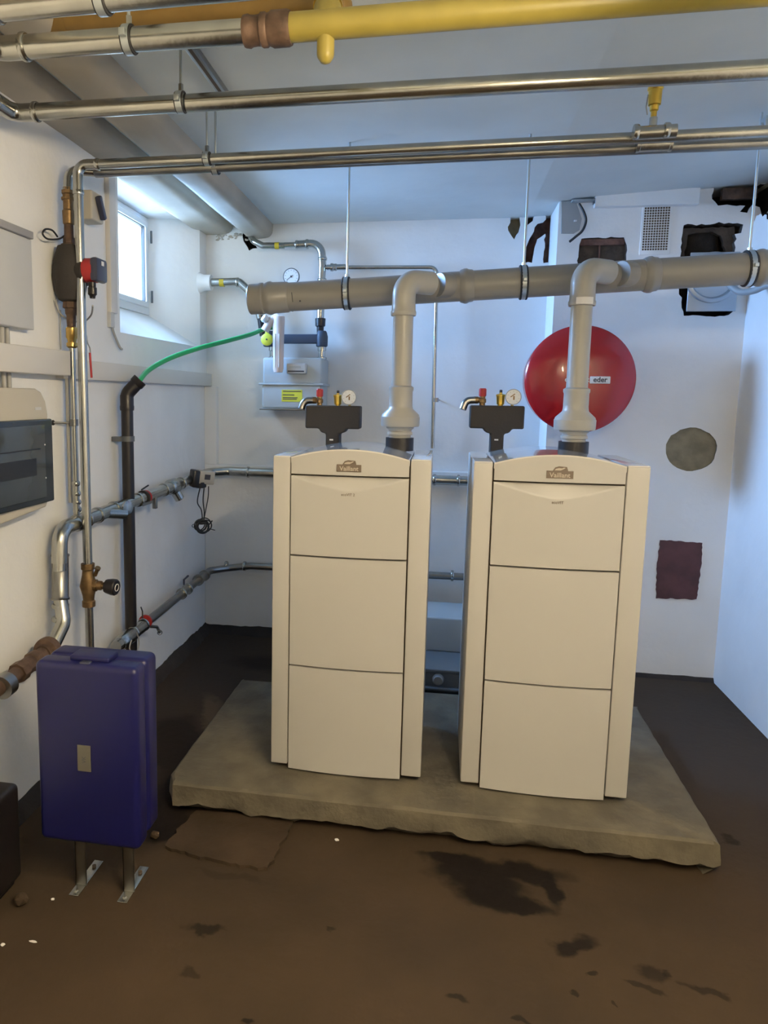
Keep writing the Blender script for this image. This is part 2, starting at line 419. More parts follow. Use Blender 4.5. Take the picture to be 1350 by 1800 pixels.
cuts.append(cutter(q, CY-.05, CY+.014, 'mortar', .004, 15))
bool_cut(ch, cuts); struct(ch)
# low ledges and skirting
struct(K().box((LX, BY-.055, 0), (0.585, BY, 1.105), .006).build('trim_1', 'wall', smooth=False))
struct(K().box((LX, 4.50, 1.105), (-1.40, BY, 1.60), .004).build('trim_2', 'wall', smooth=False))
def skirt(name, a, b, h, d):
    a, b = V(*a), V(*b); n = int((b-a).length/0.03); t = (b-a).normalized(); side = V(t.y, -t.x, 0)
    k = K(); rings = []
    for i in range(n+1):
        p = a+t*((b-a).length*i/n); r = noise.noise(p*9)*.5+noise.noise(p*31)*.3
        hh = h*(1+.35*r); dd = d*(1+.5*r)
        rings.append([k.b.verts.new(q) for q in (p+V(0, 0, 0), p+side*dd, p+side*dd*.6+V(0, 0, hh*.5), p+side*.004+V(0, 0, hh), p+V(0, 0, hh))])
    k.skin(rings)
    return struct(k.build(name, 'skirt', smooth=True))
skirt('baseboard_left', (LX, BY, 0), (LX, 1.6, 0), .05, -.035) if False else skirt('baseboard_left', (LX, 1.6, 0), (LX, BY, 0), .055, .05)
skirt('baseboard_back', (LX, BY-.055, 0), (0.585, BY-.055, 0), .05, .05)
skirt('baseboard_chimney', (0.585, CY, 0), (RX, CY, 0), .022, .02)

# window
win = empty('window_1', (-1.76, 3.79, 2.29), '', ''); del win['label'], win['category']; win['kind'] = 'structure'
def frame_k(y0, y1, z0, z1, w, x0, x1):
    k = K()
    k.box((x0, y0, z0), (x1, y1, z0+w)); k.box((x0, y0, z1-w), (x1, y1, z1)); k.box((x0, y0, z0+w), (x1, y0+w, z1-w)); k.box((x0, y1-w, z0+w), (x1, y1, z1-w)); return k
frame_k(3.36, 4.22, 2.01, 2.565, .045, -1.765, -1.725).build('window_frame', 'frame', win, False, .004)
frame_k(3.40, 4.18, 2.05, 2.535, .03, -1.745, -1.712).build('window_sash', 'frame', win, False, .004)
frame_k(3.428, 4.152, 2.078, 2.507, .006, -1.742, -1.722).build('gasket', 'gasket', win, False)
K().box((-1.733, 3.43, 2.08), (-1.729, 4.15, 2.505)).build('pane', 'glass', win, False)
K().lathe((-1.70, 4.20, 2.42), (0, 0, 1), [(0, .006), (.07, .006)]).build('hinge', 'gasket', win)
K().lathe((-1.70, 4.20, 2.08), (0, 0, 1), [(0, .006), (.07, .006)]).build('hinge', 'gasket', win)

# two plastered ducts along the ceiling at the left wall
def duct(name, x0, x1, drop, y0, y1, flat=False):
    k = K(); rings = []
    n = 14
    for y in [y0+(y1-y0)*i/30 for i in range(31)]:
        ring = [k.b.verts.new(V(x0, y, CZ+.01))]
        for j in range(n+1):
            a = pi*j/n; cx = (x0+x1)/2; w = (x1-x0)/2
            wob = .004*noise.noise(V(a*2, y*3, 1))
            sx = -cos(a); sz = sin(a)
            e = 0.55
            ring.append(k.b.verts.new(V(cx+w*math.copysign(abs(sx)**e, sx), y, CZ-(drop+wob)*(abs(sz)**e))))
        ring.append(k.b.verts.new(V(x1, y, CZ+.01)))
        rings.append(ring)
    k.skin(rings); return k.build(name, 'duct')
struct(duct('trim_3', -1.232, -1.052, .085, FY, BY)); struct(duct('trim_4', LX-.06, -1.31, .055, FY, BY))
struct(K().box((0.76, CY-.045, CZ-.035), (1.27, CY, CZ+.045), .004).build('trim_5', 'wall', smooth=False))

# ------------------------------------------------------------------ floor slab and plinth
def rough_slab(name, poly, z0, z1, m, amp, seed, undercut=0.05):
    k = K(); pts = []
    n = len(poly)
    for i in range(n):
        a, b2 = V(*poly[i], 0), V(*poly[(i+1) % n], 0); L = (b2-a).length; c = int(L/.02)
        t = (b2-a).normalized(); nn = V(t.y, -t.x, 0)
        for j in range(c): pts.append((a+t*(L*j/c), nn))
    levels = [(0, -undercut, 1.0), (.16, -undercut*.5, 1.8), (.30, 0.004, 1.1), (.45, 0.002, .6), (.75, .0, .35), (.93, -.002, .25), (1, -.012, .25)]
    rings = []
    for f, off, am in levels:
        r = []
        for p, nn in pts:
            z = z0+(z1-z0)*f
            d = noise.noise(V(p.x*7+seed, p.y*7, f*2))*.8+noise.noise(V(p.x*28, p.y*28+seed, f*5))*.5
            zz = z + (noise.noise(V(p.x*9, p.y*9, seed+3))*.022+noise.noise(V(p.x*45, p.y*45, seed))*.008 if .1 < f < .5 else 0)
            q = p + nn*(off + d*amp*am); r.append(k.b.verts.new(V(q.x, q.y, zz)))
        rings.append(r)
    k.skin(rings)
    return k.build(name, m)
ZP = 0.115
tag(rough_slab('concrete_plinth', [(-.965, 2.50), (-.93, 2.43), (.955, 2.43), (.965, 3.53), (-.95, 3.46)], 0.0, ZP, 'concrete', .018, 5),
    'rough-edged grey concrete plinth under the two boilers on the brown floor', 'plinth')
pp = [P(u, v, z=0) for u, v in ((290, 1492), (330, 1506), (400, 1521), (470, 1532), (500, 1480), (520, 1440), (345, 1430), (318, 1455))]
sl = K(); q = rough_poly([(p.x, p.y) for p in pp], .015, .007, 4)
sl.prism([(x, y, 0.0) for x, y in q], (0, 0, .012)); struct(sl.build('floor_patch', 'screed', smooth=False))
def chip(u, v, s, m, label, seed, z=0.0):
    p = P(u, v, z=z); k = K(); r = bmesh.ops.create_icosphere(k.b, subdivisions=2, radius=1)
    for w in r['verts']:
        d = 1+.35*noise.noise(w.co*2+V(seed, 0, 0)); w.co = V(p.x+w.co.x*s[0]*d, p.y+w.co.y*s[1]*d, z+s[2]+w.co.z*s[2]*min(d, 1.0))
    o = k.build('rubble_chip', m, smooth=False); return tag(o, label, 'rubble')
chip(592, 1478, (.008, .006, .004), 'white', 'tiny white crumb on the floor before the plinth', 1)
chip(272, 1474, (.017, .014, .014), 'screed', 'brown mortar lump on the floor beside the blue case', 2)
chip(36, 1590, (.022, .02, .018), 'screed', 'brown rubble piece on the floor beside the black case', 3)
chip(5, 1662, (.006, .006, .003), 'white', 'small pale crumb on the floor at the left edge, nearest the viewer', 5)
chip(93, 1582, (.006, .005, .003), 'white', 'small pale crumb on the floor between the black case and the steel feet', 6)
chip(58, 1656, (.012, .004, .002), 'white', 'thin pale splinter on the floor in front of the black case', 7)

# ------------------------------------------------------------------ boilers
def boiler(name, x0, x1, y0, label, seams, word):
    z0 = ZP+.022; z1 = z0+1.188; dep = .50
    t = empty(name, ((x0+x1)/2, y0+dep/2, ZP), label, 'boiler')
    w = x1-x0; pl = w*.112
    pw = w*.127
    K().box((x0+.012, y0+.02, ZP+.012), (x1-.012, y0+dep-.02, z1-.015)).build('body', 'gap', t, False)
    for fx in (x0+.05, x1-.05):
        for fy in (y0+.06, y0+dep-.06):
            K().lathe((fx, fy, ZP), (0, 0, 1), [(0, .018), (.014, .018), (.014, .012), (.03, .012)]).build('foot', 'blackp', t)
    K().box((x0, y0, z0), (x0+pl, y0+dep, z1), .004).build('side_panel', 'boiler', t)
    K().box((x1-pw, y0, z0), (x1, y0+dep, z1), .004).build('side_panel', 'boiler', t)
    a, b = x0+pl+.005, x1-pw-.005
    def bow(x): s = (x-(a+b)/2)/((b-a)/2); return y0 - .004 - .013*(1-s*s)
    def arch(x): s = (x-(a+b)/2)/((b-a)/2); return .034*(1-s*s)
    def panel(zb, zt, nm, smile=False, arched=False):
        k = K(); nx, nz = 40, 72 if smile else 6; front = []; back = []
        for i in range(nx+1):
            x = a+(b-a)*i/nx; cf = []; cb = []
            top = zt + (arch(x)-.004 if arched else 0)
            for j in range(nz+1):
                z = zb+(top-zb)*j/nz; y = bow(x)
                if smile:
                    s = (x-(a+b)/2)/((b-a)/2)
                    dpt = .050*max(0, 1-abs(s)**1.6)**1.3+.0005
                    e = (top-z)/dpt
                    if e < 1 and j == nz or e < 1: y += .021*(1-e)*min(1, dpt/.02)
                cf.append(k.b.verts.new(V(x, y, z))); cb.append(k.b.verts.new(V(x, y0+.028, z)))
            front.append(cf); back.append(cb)
        for i in range(nx):
            for j in range(nz):
                k.b.faces.new((front[i][j], front[i+1][j], front[i+1][j+1], front[i][j+1]))
                k.b.faces.new((back[i][j], back[i][j+1], back[i+1][j+1], back[i+1][j]))
            k.b.faces.new((front[i][0], back[i][0], back[i+1][0], front[i+1][0])); k.b.faces.new((front[i][nz], front[i+1][nz], back[i+1][nz], back[i][nz]))
        for j in range(nz):
            k.b.faces.new((front[0][j], front[0][j+1], back[0][j+1], back[0][j])); k.b.faces.new((front[nx][j], back[nx][j], back[nx][j+1], front[nx][j+1]))
        return k.build(nm, 'boiler', t)
    g = .0035
    zs = [z0-.012, seams[2], seams[1], seams[0], z1]
    panel(zs[0], zs[1]-g, 'lower_door'); panel(zs[1]+g, zs[2]-g, 'middle_door'); panel(zs[2]+g, zs[3]-g, 'upper_door', smile=True)
    panel(zs[3]+g, zs[4], 'header', arched=True)
    K().box((a+.01, y0+.02, z0-.02), (b-.01, y0+.05, z0)).build('drip_strip', 'galv', t, False)
    # lid following the arch of the header
    k = K(); rings = []
    for y in (y0-.002, y0+.03, y0+.25, y0+dep-.03, y0+dep):
        top = []; bot = []
        for i in range(33):
            x = a-.002+(b-a+.004)*i/32; d = -.02 if y in (y0+dep,) else 0
            yy = y if y > y0 else bow(min(max(x, a), b))+.002
            top.append(k.b.verts.new(V(x, yy, z1+arch(min(max(x, a), b))+.001+d))); bot.append(k.b.verts.new(V(x, yy, z1-.02)))
        rings.append(top+bot[::-1])
    k.skin(rings); k.build('lid', 'boilertop', t)
    K().box((x0+.001, y0+.004, z1-.001), (x0+pl-.001, y0+dep-.003, z1+.0035), .0015).build('lid_side_strip', 'boilertop', t)
    K().box((x1-pw+.001, y0+.004, z1-.001), (x1-.001, y0+dep-.003, z1+.0035), .0015).build('lid_side_strip', 'boilertop', t)
    # badge
    cx = (a+b)/2+.0; cz = (zs[3]+z1)/2+.002
    yb = bow(cx)-.001
    bd = K()
    bd.box((cx-.044, yb-.002, cz-.016), (cx+.044, yb+.003, cz+.010))
    hs = [(-.024, .010), (-.016, .022), (-.004, .026), (.022, .024), (.026, .012), (.026, .010)]
    bd.prism([(cx+x, yb-.002, cz+z) for x, z in hs], (0, .005, 0))
    bd = bd.build('badge', 'badge', t, False)
    text('Vaillant', .023, (cx, yb-.0025, cz-.005), (1, 0, 0), (0, 0, 1), 'badge_text', 'badge_lettering', bd, .0004, .0004)
    # leaping hare mark
    hr = K(); hare = [(-.018, .012), (-.014, .017), (-.004, .020), (.006, .019), (.012, .022), (.018, .021), (.012, .017), (.006, .014), (.002, .012)]
    hr.prism([(cx+x, yb-.003, cz+z) for x, z in hare], (0, .001, 0)); hr.build('badge_emblem', 'badge_text', bd, False)
    text(word, .0135, (cx+(-.002), bow(cx)-.0012, seams[0]-.066), (1, 0, 0), (0, 0, 1), 'badge', 'model_lettering', t, .0004, .0002)
    return t
zf = lambda u, v: P(u, v, y=2.60).z
bl = boiler('gas_boiler', -.598, -.024, 2.615, 'cream floor-standing gas boiler nearer the window, left of the pair on the plinth', [1.262, .962, .538], 'ecoVIT 2')
br = boiler('gas_boiler', .122, .704, 2.615, 'cream floor-standing gas boiler in front of the red round tank, right of the pair', [1.262, .962, .538], 'ecoVIT')

# ------------------------------------------------------------------ flue riser and header
FLY = 3.17
def FLZ(x): return 1.962+(2.062-1.962)*(x+.80)/(1.20+.80)
def flue_header():
    t = empty('flue_pipe', (0.2, FLY, FLZ(.2)), 'thick grey plastic flue header sloping up to the right across both boilers', 'flue pipe')
    p = lambda x: V(x, FLY, FLZ(x)); ax = (p(1)-p(0)).normalized()
    r = .0605
    K().tube([p(-.78), p(RX+.02)], r, 36).build('pipe', 'pp', t)
    def sock(x, L, rr=.0665, m='pp', nm='socket'):
        K().lathe(p(x), ax, [(0, r), (.0, rr-.003), (.006, rr), (.018, rr+.004), (.028, rr+.004), (.036, rr), (L, rr-.002), (L+.006, r)], 36).build(nm, m, t)
    K().lathe(p(-.835), ax, [(0, .050), (0, .061), (.004, .0645), (.045, .0645), (.05, .067), (.062, .067), (.066, .0635), (.09, .0635)], 36).build('end_cap', 'pp', t)
    sock(-.765, .10); sock(.06, .05); sock(.77, .05); sock(1.17, .06)
    K().lathe(p(1.30), ax, [(0, r), (0, .069), (.08, .069), (.08, r)], 36).build('coupling', 'blackp', t)
    # branch stubs that receive the risers
    for xb in (.045, .745):
        a = p(xb); d = V(-.80, -.60, 0).normalized()
        K().lathe(a, d, [(0, .05), (.085, .05), (.09, .0475)], 28).build('branch', 'pp', t)
    K().obox(p(1.215)+V(0, -.0655, -.018), (.012, .002, .04), V(1, 0, .2).normalized(), V(0, 1, .25).normalized(), V(-.3, 0, 1).normalized()).build('label_strip', 'white', t)
    K().obox(p(-.60)+V(0, -.061, -.028), (.006, .004, .006), V(1, 0, 0), V(0, 1, 0), V(0, 0, 1)).build('mark', 'ink', t)
    K().tube([p(-.637)+V(0, -.0605, .01), p(-.632)+V(0, -.060, -.03)], .0014, 6).build('mark', 'ink', t)
    return t
flue_header()
def riser(u, vb, label, sticker):
    base = P(u, vb, y=2.97); X, Yy = base.x, 2.97
    t = empty('flue_riser', (X, Yy, 1.34), label, 'flue riser', )
    K().lathe((X, Yy, 1.335), (0, 0, 1), [(0, .056), (.052, .056), (.052, .040)], 32).build('black_collar', 'blackp', t)
    K().lathe((X, Yy, 1.385), (0, 0, 1), [(0, .043), (.012, .044), (.014, .050), (.024, .050), (.028, .045), (.034, .047), (.040, .055), (.045, .055), (.047, .074), (.052, .077), (.085, .0775), (.088, .075), (.094, .074), (.118, .049), (.128, .047), (.140, .046), (.142, .044)], 36).build('reducer', 'pp2', t)
    zt = FLZ(X+.12)-.0
    K().lathe((X, Yy, 1.525), (0, 0, 1), [(0, .0465), (.045, .046), (.052, .049), (.062, .049), (.068, .041)], 32).build('socket', 'pp2', t)
    K().tube([(X, Yy, 1.52), (X, Yy, zt-.09)], .0395, 32).build('pipe', 'pp2', t)
    e = V(.80, .60, 0).normalized()
    K().tube([(X, Yy, zt-.115), (X, Yy, zt), V(X, Yy, zt)+e*.13], .0455, 32, fillet=.075, arc=12).build('elbow', 'pp2', t)
    K().lathe((X, Yy, zt-.135), (0, 0, 1), [(0, .041), (0, .048), (.006, .050), (.016, .050), (.020, .047), (.045, .046)], 32).build('elbow_socket', 'pp2', t)
    if sticker:
        k = K(); R = .0500; rings = []
        a0 = atan2(-1, -.05)
        pa = [(X+R*cos(a), Yy+R*sin(a)) for a in [a0-.55+1.3*i/10 for i in range(11)]]
        for x, y in pa:
            n = V(x-X, y-Yy, 0).normalized()*.001
            rings.append([k.b.verts.new(V(x, y, zt-.132)), k.b.verts.new(V(x, y, zt-.107)), k.b.verts.new(V(x, y, zt-.107)+n), k.b.verts.new(V(x, y, zt-.132)+n)])
        k.skin(rings); k.build('label_strip', 'white', t)
    return t
riser(703, 760, 'light grey vertical flue riser standing on the left boiler', False)
riser(1009, 765, 'light grey vertical flue riser standing on the right boiler, before the red tank', True)
def flue_hanger(x, label):
    t = empty('flue_hanger', (x, FLY, CZ), label, 'pipe hanger')
    z = FLZ(x)
    K().tube([(x, FLY, z+.066), (x, FLY, CZ+max(0, (x-.45)*.0567))], .005, 10).build('threaded_rod', 'zinc', t)
    for dx in (-.011, .011):
        K().torus((x+dx, FLY, z), (1, 0, .05), .0645, .005).build('rubber_lining', 'rubber', t)
    k = K()
    k.lathe((x-.009, FLY, z), (1, 0, .05), [(0, .064), (0, .0685), (.018, .0685), (.018, .064)], 36); k.build('clamp_band', 'zinc', t)
    K().box((x-.007, FLY-.086, z-.006), (x+.007, FLY-.064, z+.008), .002).build('clamp_screw', 'zinc', t)
    K().lathe((x, FLY, z+.062), (0, 0, 1), [(0, .009), (.016, .009)], 6).build('nut', 'zinc', t)
flue_hanger(P(610, 500, y=3.17).x, 'zinc rod and clamp holding the flue header above the left boiler')
flue_hanger(P(920, 490, y=3.17).x, 'zinc rod and clamp holding the flue header between the two risers')
flue_hanger(P(1318, 440, y=3.17).x, 'zinc rod hanging from the ceiling near the right wall to the flue header end')

# ------------------------------------------------------------------ safety groups
def safety_group(ref, label):
    "black insulated manifold with relief valve, air vent and gauge; ref: pixel x of its left edge"
    y = 3.20
    A = P(ref, 712, y=y); x0 = A.x; k = .105/1
    px = lambda du, v: P(ref+du, v, y=y)
    t = empty('safety_group', (P(ref+48, 785, y=y).x, y, 1.30), label, 'safety group')
    x1 = px(95, 712).x; zt = px(48, 713).z; zb = px(48, 753).z; cx = (x0+x1)/2
    s0, s1 = px(35, 770).x, px(58, 770).x
    body = [(x0, zt), (x1, zt), (x1, zb), (s1+.032, zb), (s1+.022, zb-.016), (s1, zb-.022), (s1, 1.22), (s0, 1.22), (s0, zb-.022), (s0-.022, zb-.016), (s0-.032, zb), (x0, zb)]
    K().prism([(a, y-.045, b) for a, b in body], (0, .09, 0)).build('insulation_body', 'black', t, True, .007)
    lz = px(45, 772)
    K().box((lz.x-.008, y-.0465, lz.z-.003), (lz.x+.008, y-.044, lz.z+.003)).build('label_strip', 'white', t)
    rv = px(22, 700); zz = zt+.012
    k = K(); k.lathe((rv.x, y, zt-.01), (0, 0, 1), [(0, .012), (.02, .012), (.022, .016), (.036, .016), (.04, .012), (.052, .012)], 20)
    k.lathe((rv.x+.005, y, zt+.022), (-1, 0, 0), [(0, .012), (.02, .012), (.022, .015), (.04, .015)], 16)
    v = k.build('relief_valve', 'bronze', t)
    K().lathe((rv.x, y, zt+.038), (0, 0, 1), [(0, .014), (.004, .0155), (.03, .0155), (.034, .012)], 12).build('red_cap', 'redp', t)
    K().tube([(rv.x-.03, y, zt+.022), (rv.x-.068, y-.004, zt+.020), (rv.x-.080, y-.01, zt-.018)], .015, 18, fillet=.03).build('outlet_elbow', 'steel2', t)
    av = px(54, 700)
    K().lathe((av.x, y, zt-.008), (0, 0, 1), [(0, .011), (.012, .011), (.014, .0155), (.044, .0175), (.048, .0195), (.054, .0195), (.056, .016), (.058, .006), (.062, .006)], 24).build('air_vent', 'gold', t)
    K().lathe((av.x, y, zt+.054), (0, 0, 1), [(0, .006), (.010, .006), (.012, .004)], 12).build('vent_cap', 'blackp', t)
    gg = px(75, 698); gc = V(gg.x, y-.01, zt+.037)
    K().tube([(gc.x, y, zt-.01), (gc.x, y, gc.z-.02)], .006, 10).build('gauge_stem', 'brass', t)
    gcs = K().lathe(gc, (0, -1, 0), [(0, .030), (.018, .030), (.020, .033), (.026, .033), (.027, .0295)], 32).build('gauge_case', 'jbox', t)
    f = K().lathe(gc+V(0, -.0265, 0), (0, -1, 0), [(0, .0294), (.0012, .0294)], 32).build('gauge_face', 'dial', gcs)
    k = K(); c2 = gc+V(0, -.0285, 0)
    for a in range(9):
        th = radians(-140+a*35)+pi/2; k.obox(c2+V(cos(th)*.023, 0, sin(th)*.023), (.004, .0006, .001), V(cos(th), 0, sin(th)), V(0, 1, 0), V(-sin(th), 0, cos(th)))
    k.obox(c2+V(-.003, 0, .006), (.022, .0006, .004), V(.8, 0, .6), V(0, 1, 0), V(-.6, 0, .8)); k.obox(c2+V(.002, 0, -.004), (.016, .0006, .006), V(0, 0, 1), V(0, 1, 0), V(-1, 0, 0))
    k.build('gauge_needle', 'bronze', gcs, False)
safety_group(540, 'black insulated safety group with gauge rising behind the left boiler')
safety_group(826, 'black insulated safety group with gauge rising behind the right boiler')

# ------------------------------------------------------------------ expansion tank
def tank():
    cy = 3.98; c = P(1019, 667, y=cy); R = (P(1113, 667, y=cy).x-P(925, 667, y=cy).x)/2+.006
    t = empty('expansion_tank', (c.x, 4.24, c.z), 'large round red expansion tank mounted on the chimney breast behind the right boiler', 'expansion tank')
    sg = 72
    K().lathe((c.x, 4.20, c.z), (0, -1, 0), [(0, R*.2), (.01, R*.5), (.03, R*.85), (.06, R*.985), (.075, R*1.0), (.205, R*1.0), (.215, R*1.0)], sg, True).build('shell_back', 'red', t)
    K().lathe((c.x, 3.992, c.z), (0, -1, 0), [(-.004, R*.99), (-.002, R+.004), (.008, R+.006), (.014, R+.002), (.018, R*.985), (.028, R*.93), (.042, R*.75), (.054, R*.5), (.060, R*.25), (.0615, R*.08), (.0615, .001)], sg).build('front_dome', 'red', t)
    yf = 3.992-.0615-.001
    yy = yf+.004
    e = P(1055, 668, y=yf)
    npl = K().box((e.x-.049, yf-.0015, e.z-.018), (e.x+.049, yf+.006, e.z+.018), .003).build('name_plate', 'white', t)
    text('eder', .036, (e.x, yf-.002, e.z+.001), (1, 0, 0), (0, 0, 1), 'ink', 'plate_lettering', npl, .0005, .0008)
    text('elko-flex', .034, (P(1014, 668, y=yf).x, yf-.0015, e.z+.001), (1, 0, 0), (0, 0, 1), 'white', 'tank_lettering', t, .0005, .0002)
    for dx in (-.16, .16): K().box((c.x+dx-.02, 4.12, c.z-.02), (c.x+dx+.02, 4.25, c.z+.02), .003).build('mounting_bracket', 'steel2', t)
tank()

# ------------------------------------------------------------------ pipes under the ceiling
def fitting(k, c, ax, r, L=.045):
    k.lathe(Vector(c)-Vector(ax).normalized()*L/2, ax, [(0, r), (0, r*1.10), (.003, r*1.22), (.009, r*1.22), (.012, r*1.10), (L-.012, r*1.10), (L-.009, r*1.22), (L-.003, r*1.22), (L, r*1.10), (L, r)], 24)
def collar(k, c, ax, r):
    k.lathe(Vector(c)-Vector(ax).normalized()*.008, ax, [(0, r), (0, r*1.12), (.003, r*1.2), (.012, r*1.2), (.016, r*1.1), (.016, r)], 24)
def hanger(name_part_of, x, y, z, r, top, label, group=None, lean=0.0):
    t = empty('pipe_hanger', (x, y, top), label, 'pipe hanger', group)
    K().tube([(x, y, z+r+.02), (x, y+lean, top)], .0045, 10).build('threaded_rod', 'zinc', t)
    for dx in (-.0105, .0105): K().torus((x+dx, y, z), (1, 0, 0), r+.0025, .0035, 32, 8).build('rubber_lining', 'rubber', t)
    K().lathe((x-.0095, y, z), (1, 0, 0), [(0, r+.002), (0, r+.0065), (.019, r+.0065), (.019, r+.002)], 32).build('clamp_band', 'zinc', t)
    for s in (-1, 1): K().box((x-.008, y+s*(r+.012)-.007, z-.009), (x+.008, y+s*(r+.012)+.007, z+.009), .002).build('clamp_screw', 'zinc', t)
    K().lathe((x, y, z+r+.004), (0, 0, 1), [(0, .008), (.022, .008)], 6).build('nut', 'steel', t)
    return t
zB = 2.42
# pipe A (nearest, just inside the top edge)
t = empty('steel_pipe', (-1.0, 1.62, 2.40), 'short steel pipe with elbow at the very top left corner of the view', 'pipe')
K().tube([(-1.03, 1.63, 2.405), (RX+.02, 1.60, 2.405)], .027, 24).build('pipe', 'steel', t)
K().tube([(-1.02, 1.63, 2.405), (-1.12, 1.63, 2.405), (-1.12, 1.50, 2.405)], .028, 24, fillet=.06).build('elbow', 'steel', t)
k = K(); collar(k, (-1.02, 1.63, 2.405), (1, 0, 0), .027); k.build('collar', 'steel', t)
K().tube([(-1.12, 1.51, 2.405), (-1.12, FY, 2.405)], .027, 20).build('pipe', 'steel', t)
# pipe B silver -> brass coupling -> yellow gas pipe
yb0 = 1.865
t = empty('steel_pipe', (-.7, yb0, zB), 'steel pipe at the top left that joins the yellow gas pipe through a brown coupling', 'pipe')
K().tube([P(42, 83, z=zB), P(440, 55, z=zB)], .0285, 28).build('pipe', 'steel', t)
e0 = P(42, 83, z=zB)
K().tube([e0, e0+V(-.085, 0, 0), e0+V(-.085, -.12, 0)], .0295, 24, fillet=.062).build('elbow', 'steel', t)
k = K(); collar(k, e0+V(.004, 0, 0), (1, 0, 0), .0285); k.build('collar', 'steel', t)
K().tube([e0+V(-.085, -.11, 0), e0+V(-.085, -2.4, 0)], .0285, 20).build('pipe', 'steel', t)
c0 = P(430, 56, z=zB); c1 = P(512, 49, z=zB)
L = (c1-c0).length
K().lathe(c0, c1-c0, [(0, .029), (0, .035), (.012, .037), (.018, .034), (.03, .033), (.04, .034), (.044, .038), (.055, .038), (.06, .035), (.065, .037), (.07, .040), (L-.008, .040), (L, .037), (L, .03)], 12).build('coupling', 'rust', t)
t = empty('gas_pipe', (.3, 1.88, zB), 'bright yellow gas pipe running along the ceiling from the brown coupling to the right', 'gas pipe')
K().tube([P(508, 49, z=zB), P(1345, -19, z=zB), P(1345, -19, z=zB)*2-P(508, 49, z=zB) if False else V(RX+.02, P(1345, -19, z=zB).y, zB)], .0325, 32).build('pipe', 'gas', t)
tt = P(573, 45, z=zB)
k = K(); k.lathe(tt+V(0, 0, -.02), (0, 0, -1), [(0, .021), (.045, .021), (.052, .019), (.062, .012), (.066, .002)], 20); k.build('drip_cap', 'gas', t)
K().tube([tt, tt+V(0, .055, .12)], .033, 24).build('tee_branch', 'gas', t)
k = K(); k.lathe(tt+V(0, .024, .052), V(0, .055, .12), [(0, .033), (.002, .036), (.008, .036), (.01, .033)], 24); k.build('weld_seam', 'gold', t)
t = empty('gas_pipe', (-.7, 1.95, 2.545), 'yellow gas pipe, coloured brown as in shade, tight under the ceiling behind the top left steel pipe', 'gas pipe')
ra = P(70, 42, z=2.545); rb = V(tt.x-.03, ra.y+.02, 2.545)
K().tube([ra, rb], .034, 28).build('pipe', 'gas_shade', t)
K().lathe(ra+V(-.005, 0, 0), (1, 0, 0), [(0, .030), (0, .037), (.075, .037), (.09, .034)], 28).build('socket', 'gas_shade', t)
K().lathe(ra+V(-.09, 0, 0), (1, 0, 0), [(0, .010), (.01, .028), (.03, .033), (.07, .034), (.08, .03)], 28).build('end_cap', 'gas_shade', t)
K().ball(V(tt.x, ra.y+.02, 2.538), .042, (1, 1, .9)).build('end_elbow', 'gas_shade', t)
# pipe C
ca, cb = P(62, 197, z=zB), P(1350, 122, z=zB)
t = empty('steel_pipe', (0, 2.24, zB), 'bare steel pipe crossing the ceiling below the yellow gas pipe, second from the top', 'pipe')
K().tube([ca, cb+(cb-ca).normalized()*.75], .0255, 28).build('pipe', 'steel', t)
K().tube([ca, ca+V(-.075, 0, 0), ca+V(-.075, -.10, 0)], .0265, 24, fillet=.055).build('elbow', 'steel', t)
K().tube([ca+V(-.075, -.09, 0), ca+V(-.075, -3.2, 0)], .0255, 20).build('pipe', 'steel', t)
k = K(); collar(k, ca+V(.004, 0, 0), (1, 0, 0), .0255); k.build('collar', 'steel', t)
# pipes D1 (front) and D2 (behind), D1 turns down into the balancing-valve pipe
D1z = 2.39
d1a, d1b = P(172, 289, z=D1z), P(1350, 229, z=D1z)
d2a, d2b = P(168, 302, z=D1z-.004), P(1350, 249, z=D1z-.004)
vx = -1.365; vy = 2.665
t1 = empty('heating_pipe', (vx, vy, .5), 'steel ceiling pipe that turns down in front of the pump to the bronze valve', 'pipe')
K().tube([d1a, d1b+V(.6, 0, 0)], .0180, 24).build('pipe', 'steel', t1)
K().tube([d1a, V(vx, vy, D1z), V(vx, vy, D1z-.10)], .0190, 24, fillet=.05).build('elbow', 'steel', t1)
k = K(); collar(k, d1a, (1, 0, 0), .018); k.build('collar', 'steel', t1)
k = K(); collar(k, (vx, vy, D1z-.10), (0, 0, 1), .018); k.build('collar', 'steel', t1)
vt = P(157, 990, x=vx).z; vb = P(155, 1062, x=vx).z
K().tube([(vx, vy, D1z-.09), (vx, vy, vt-.01)], .0180, 24).build('pipe', 'steel', t1)
K().tube([(vx, vy, vb+.01), (vx, vy, .30)], .0165, 24).build('pipe', 'steel', t1)
t2 = empty('heating_pipe', (0, 2.73, D1z), 'steel pipe running behind the front ceiling pipe and bending down to the pump', 'pipe')
ppx, ppy = -1.42, 2.69
K().tube([d2a, d2b+V(.6, 0, 0)], .0215, 24).build('pipe', 'steel2', t2)
K().tube([d2a, V(ppx, ppy+.01, D1z-.006), V(ppx, ppy, P(120, 335, x=ppx).z)], .0175, 24, fillet=.06).build('elbow', 'steel', t2)
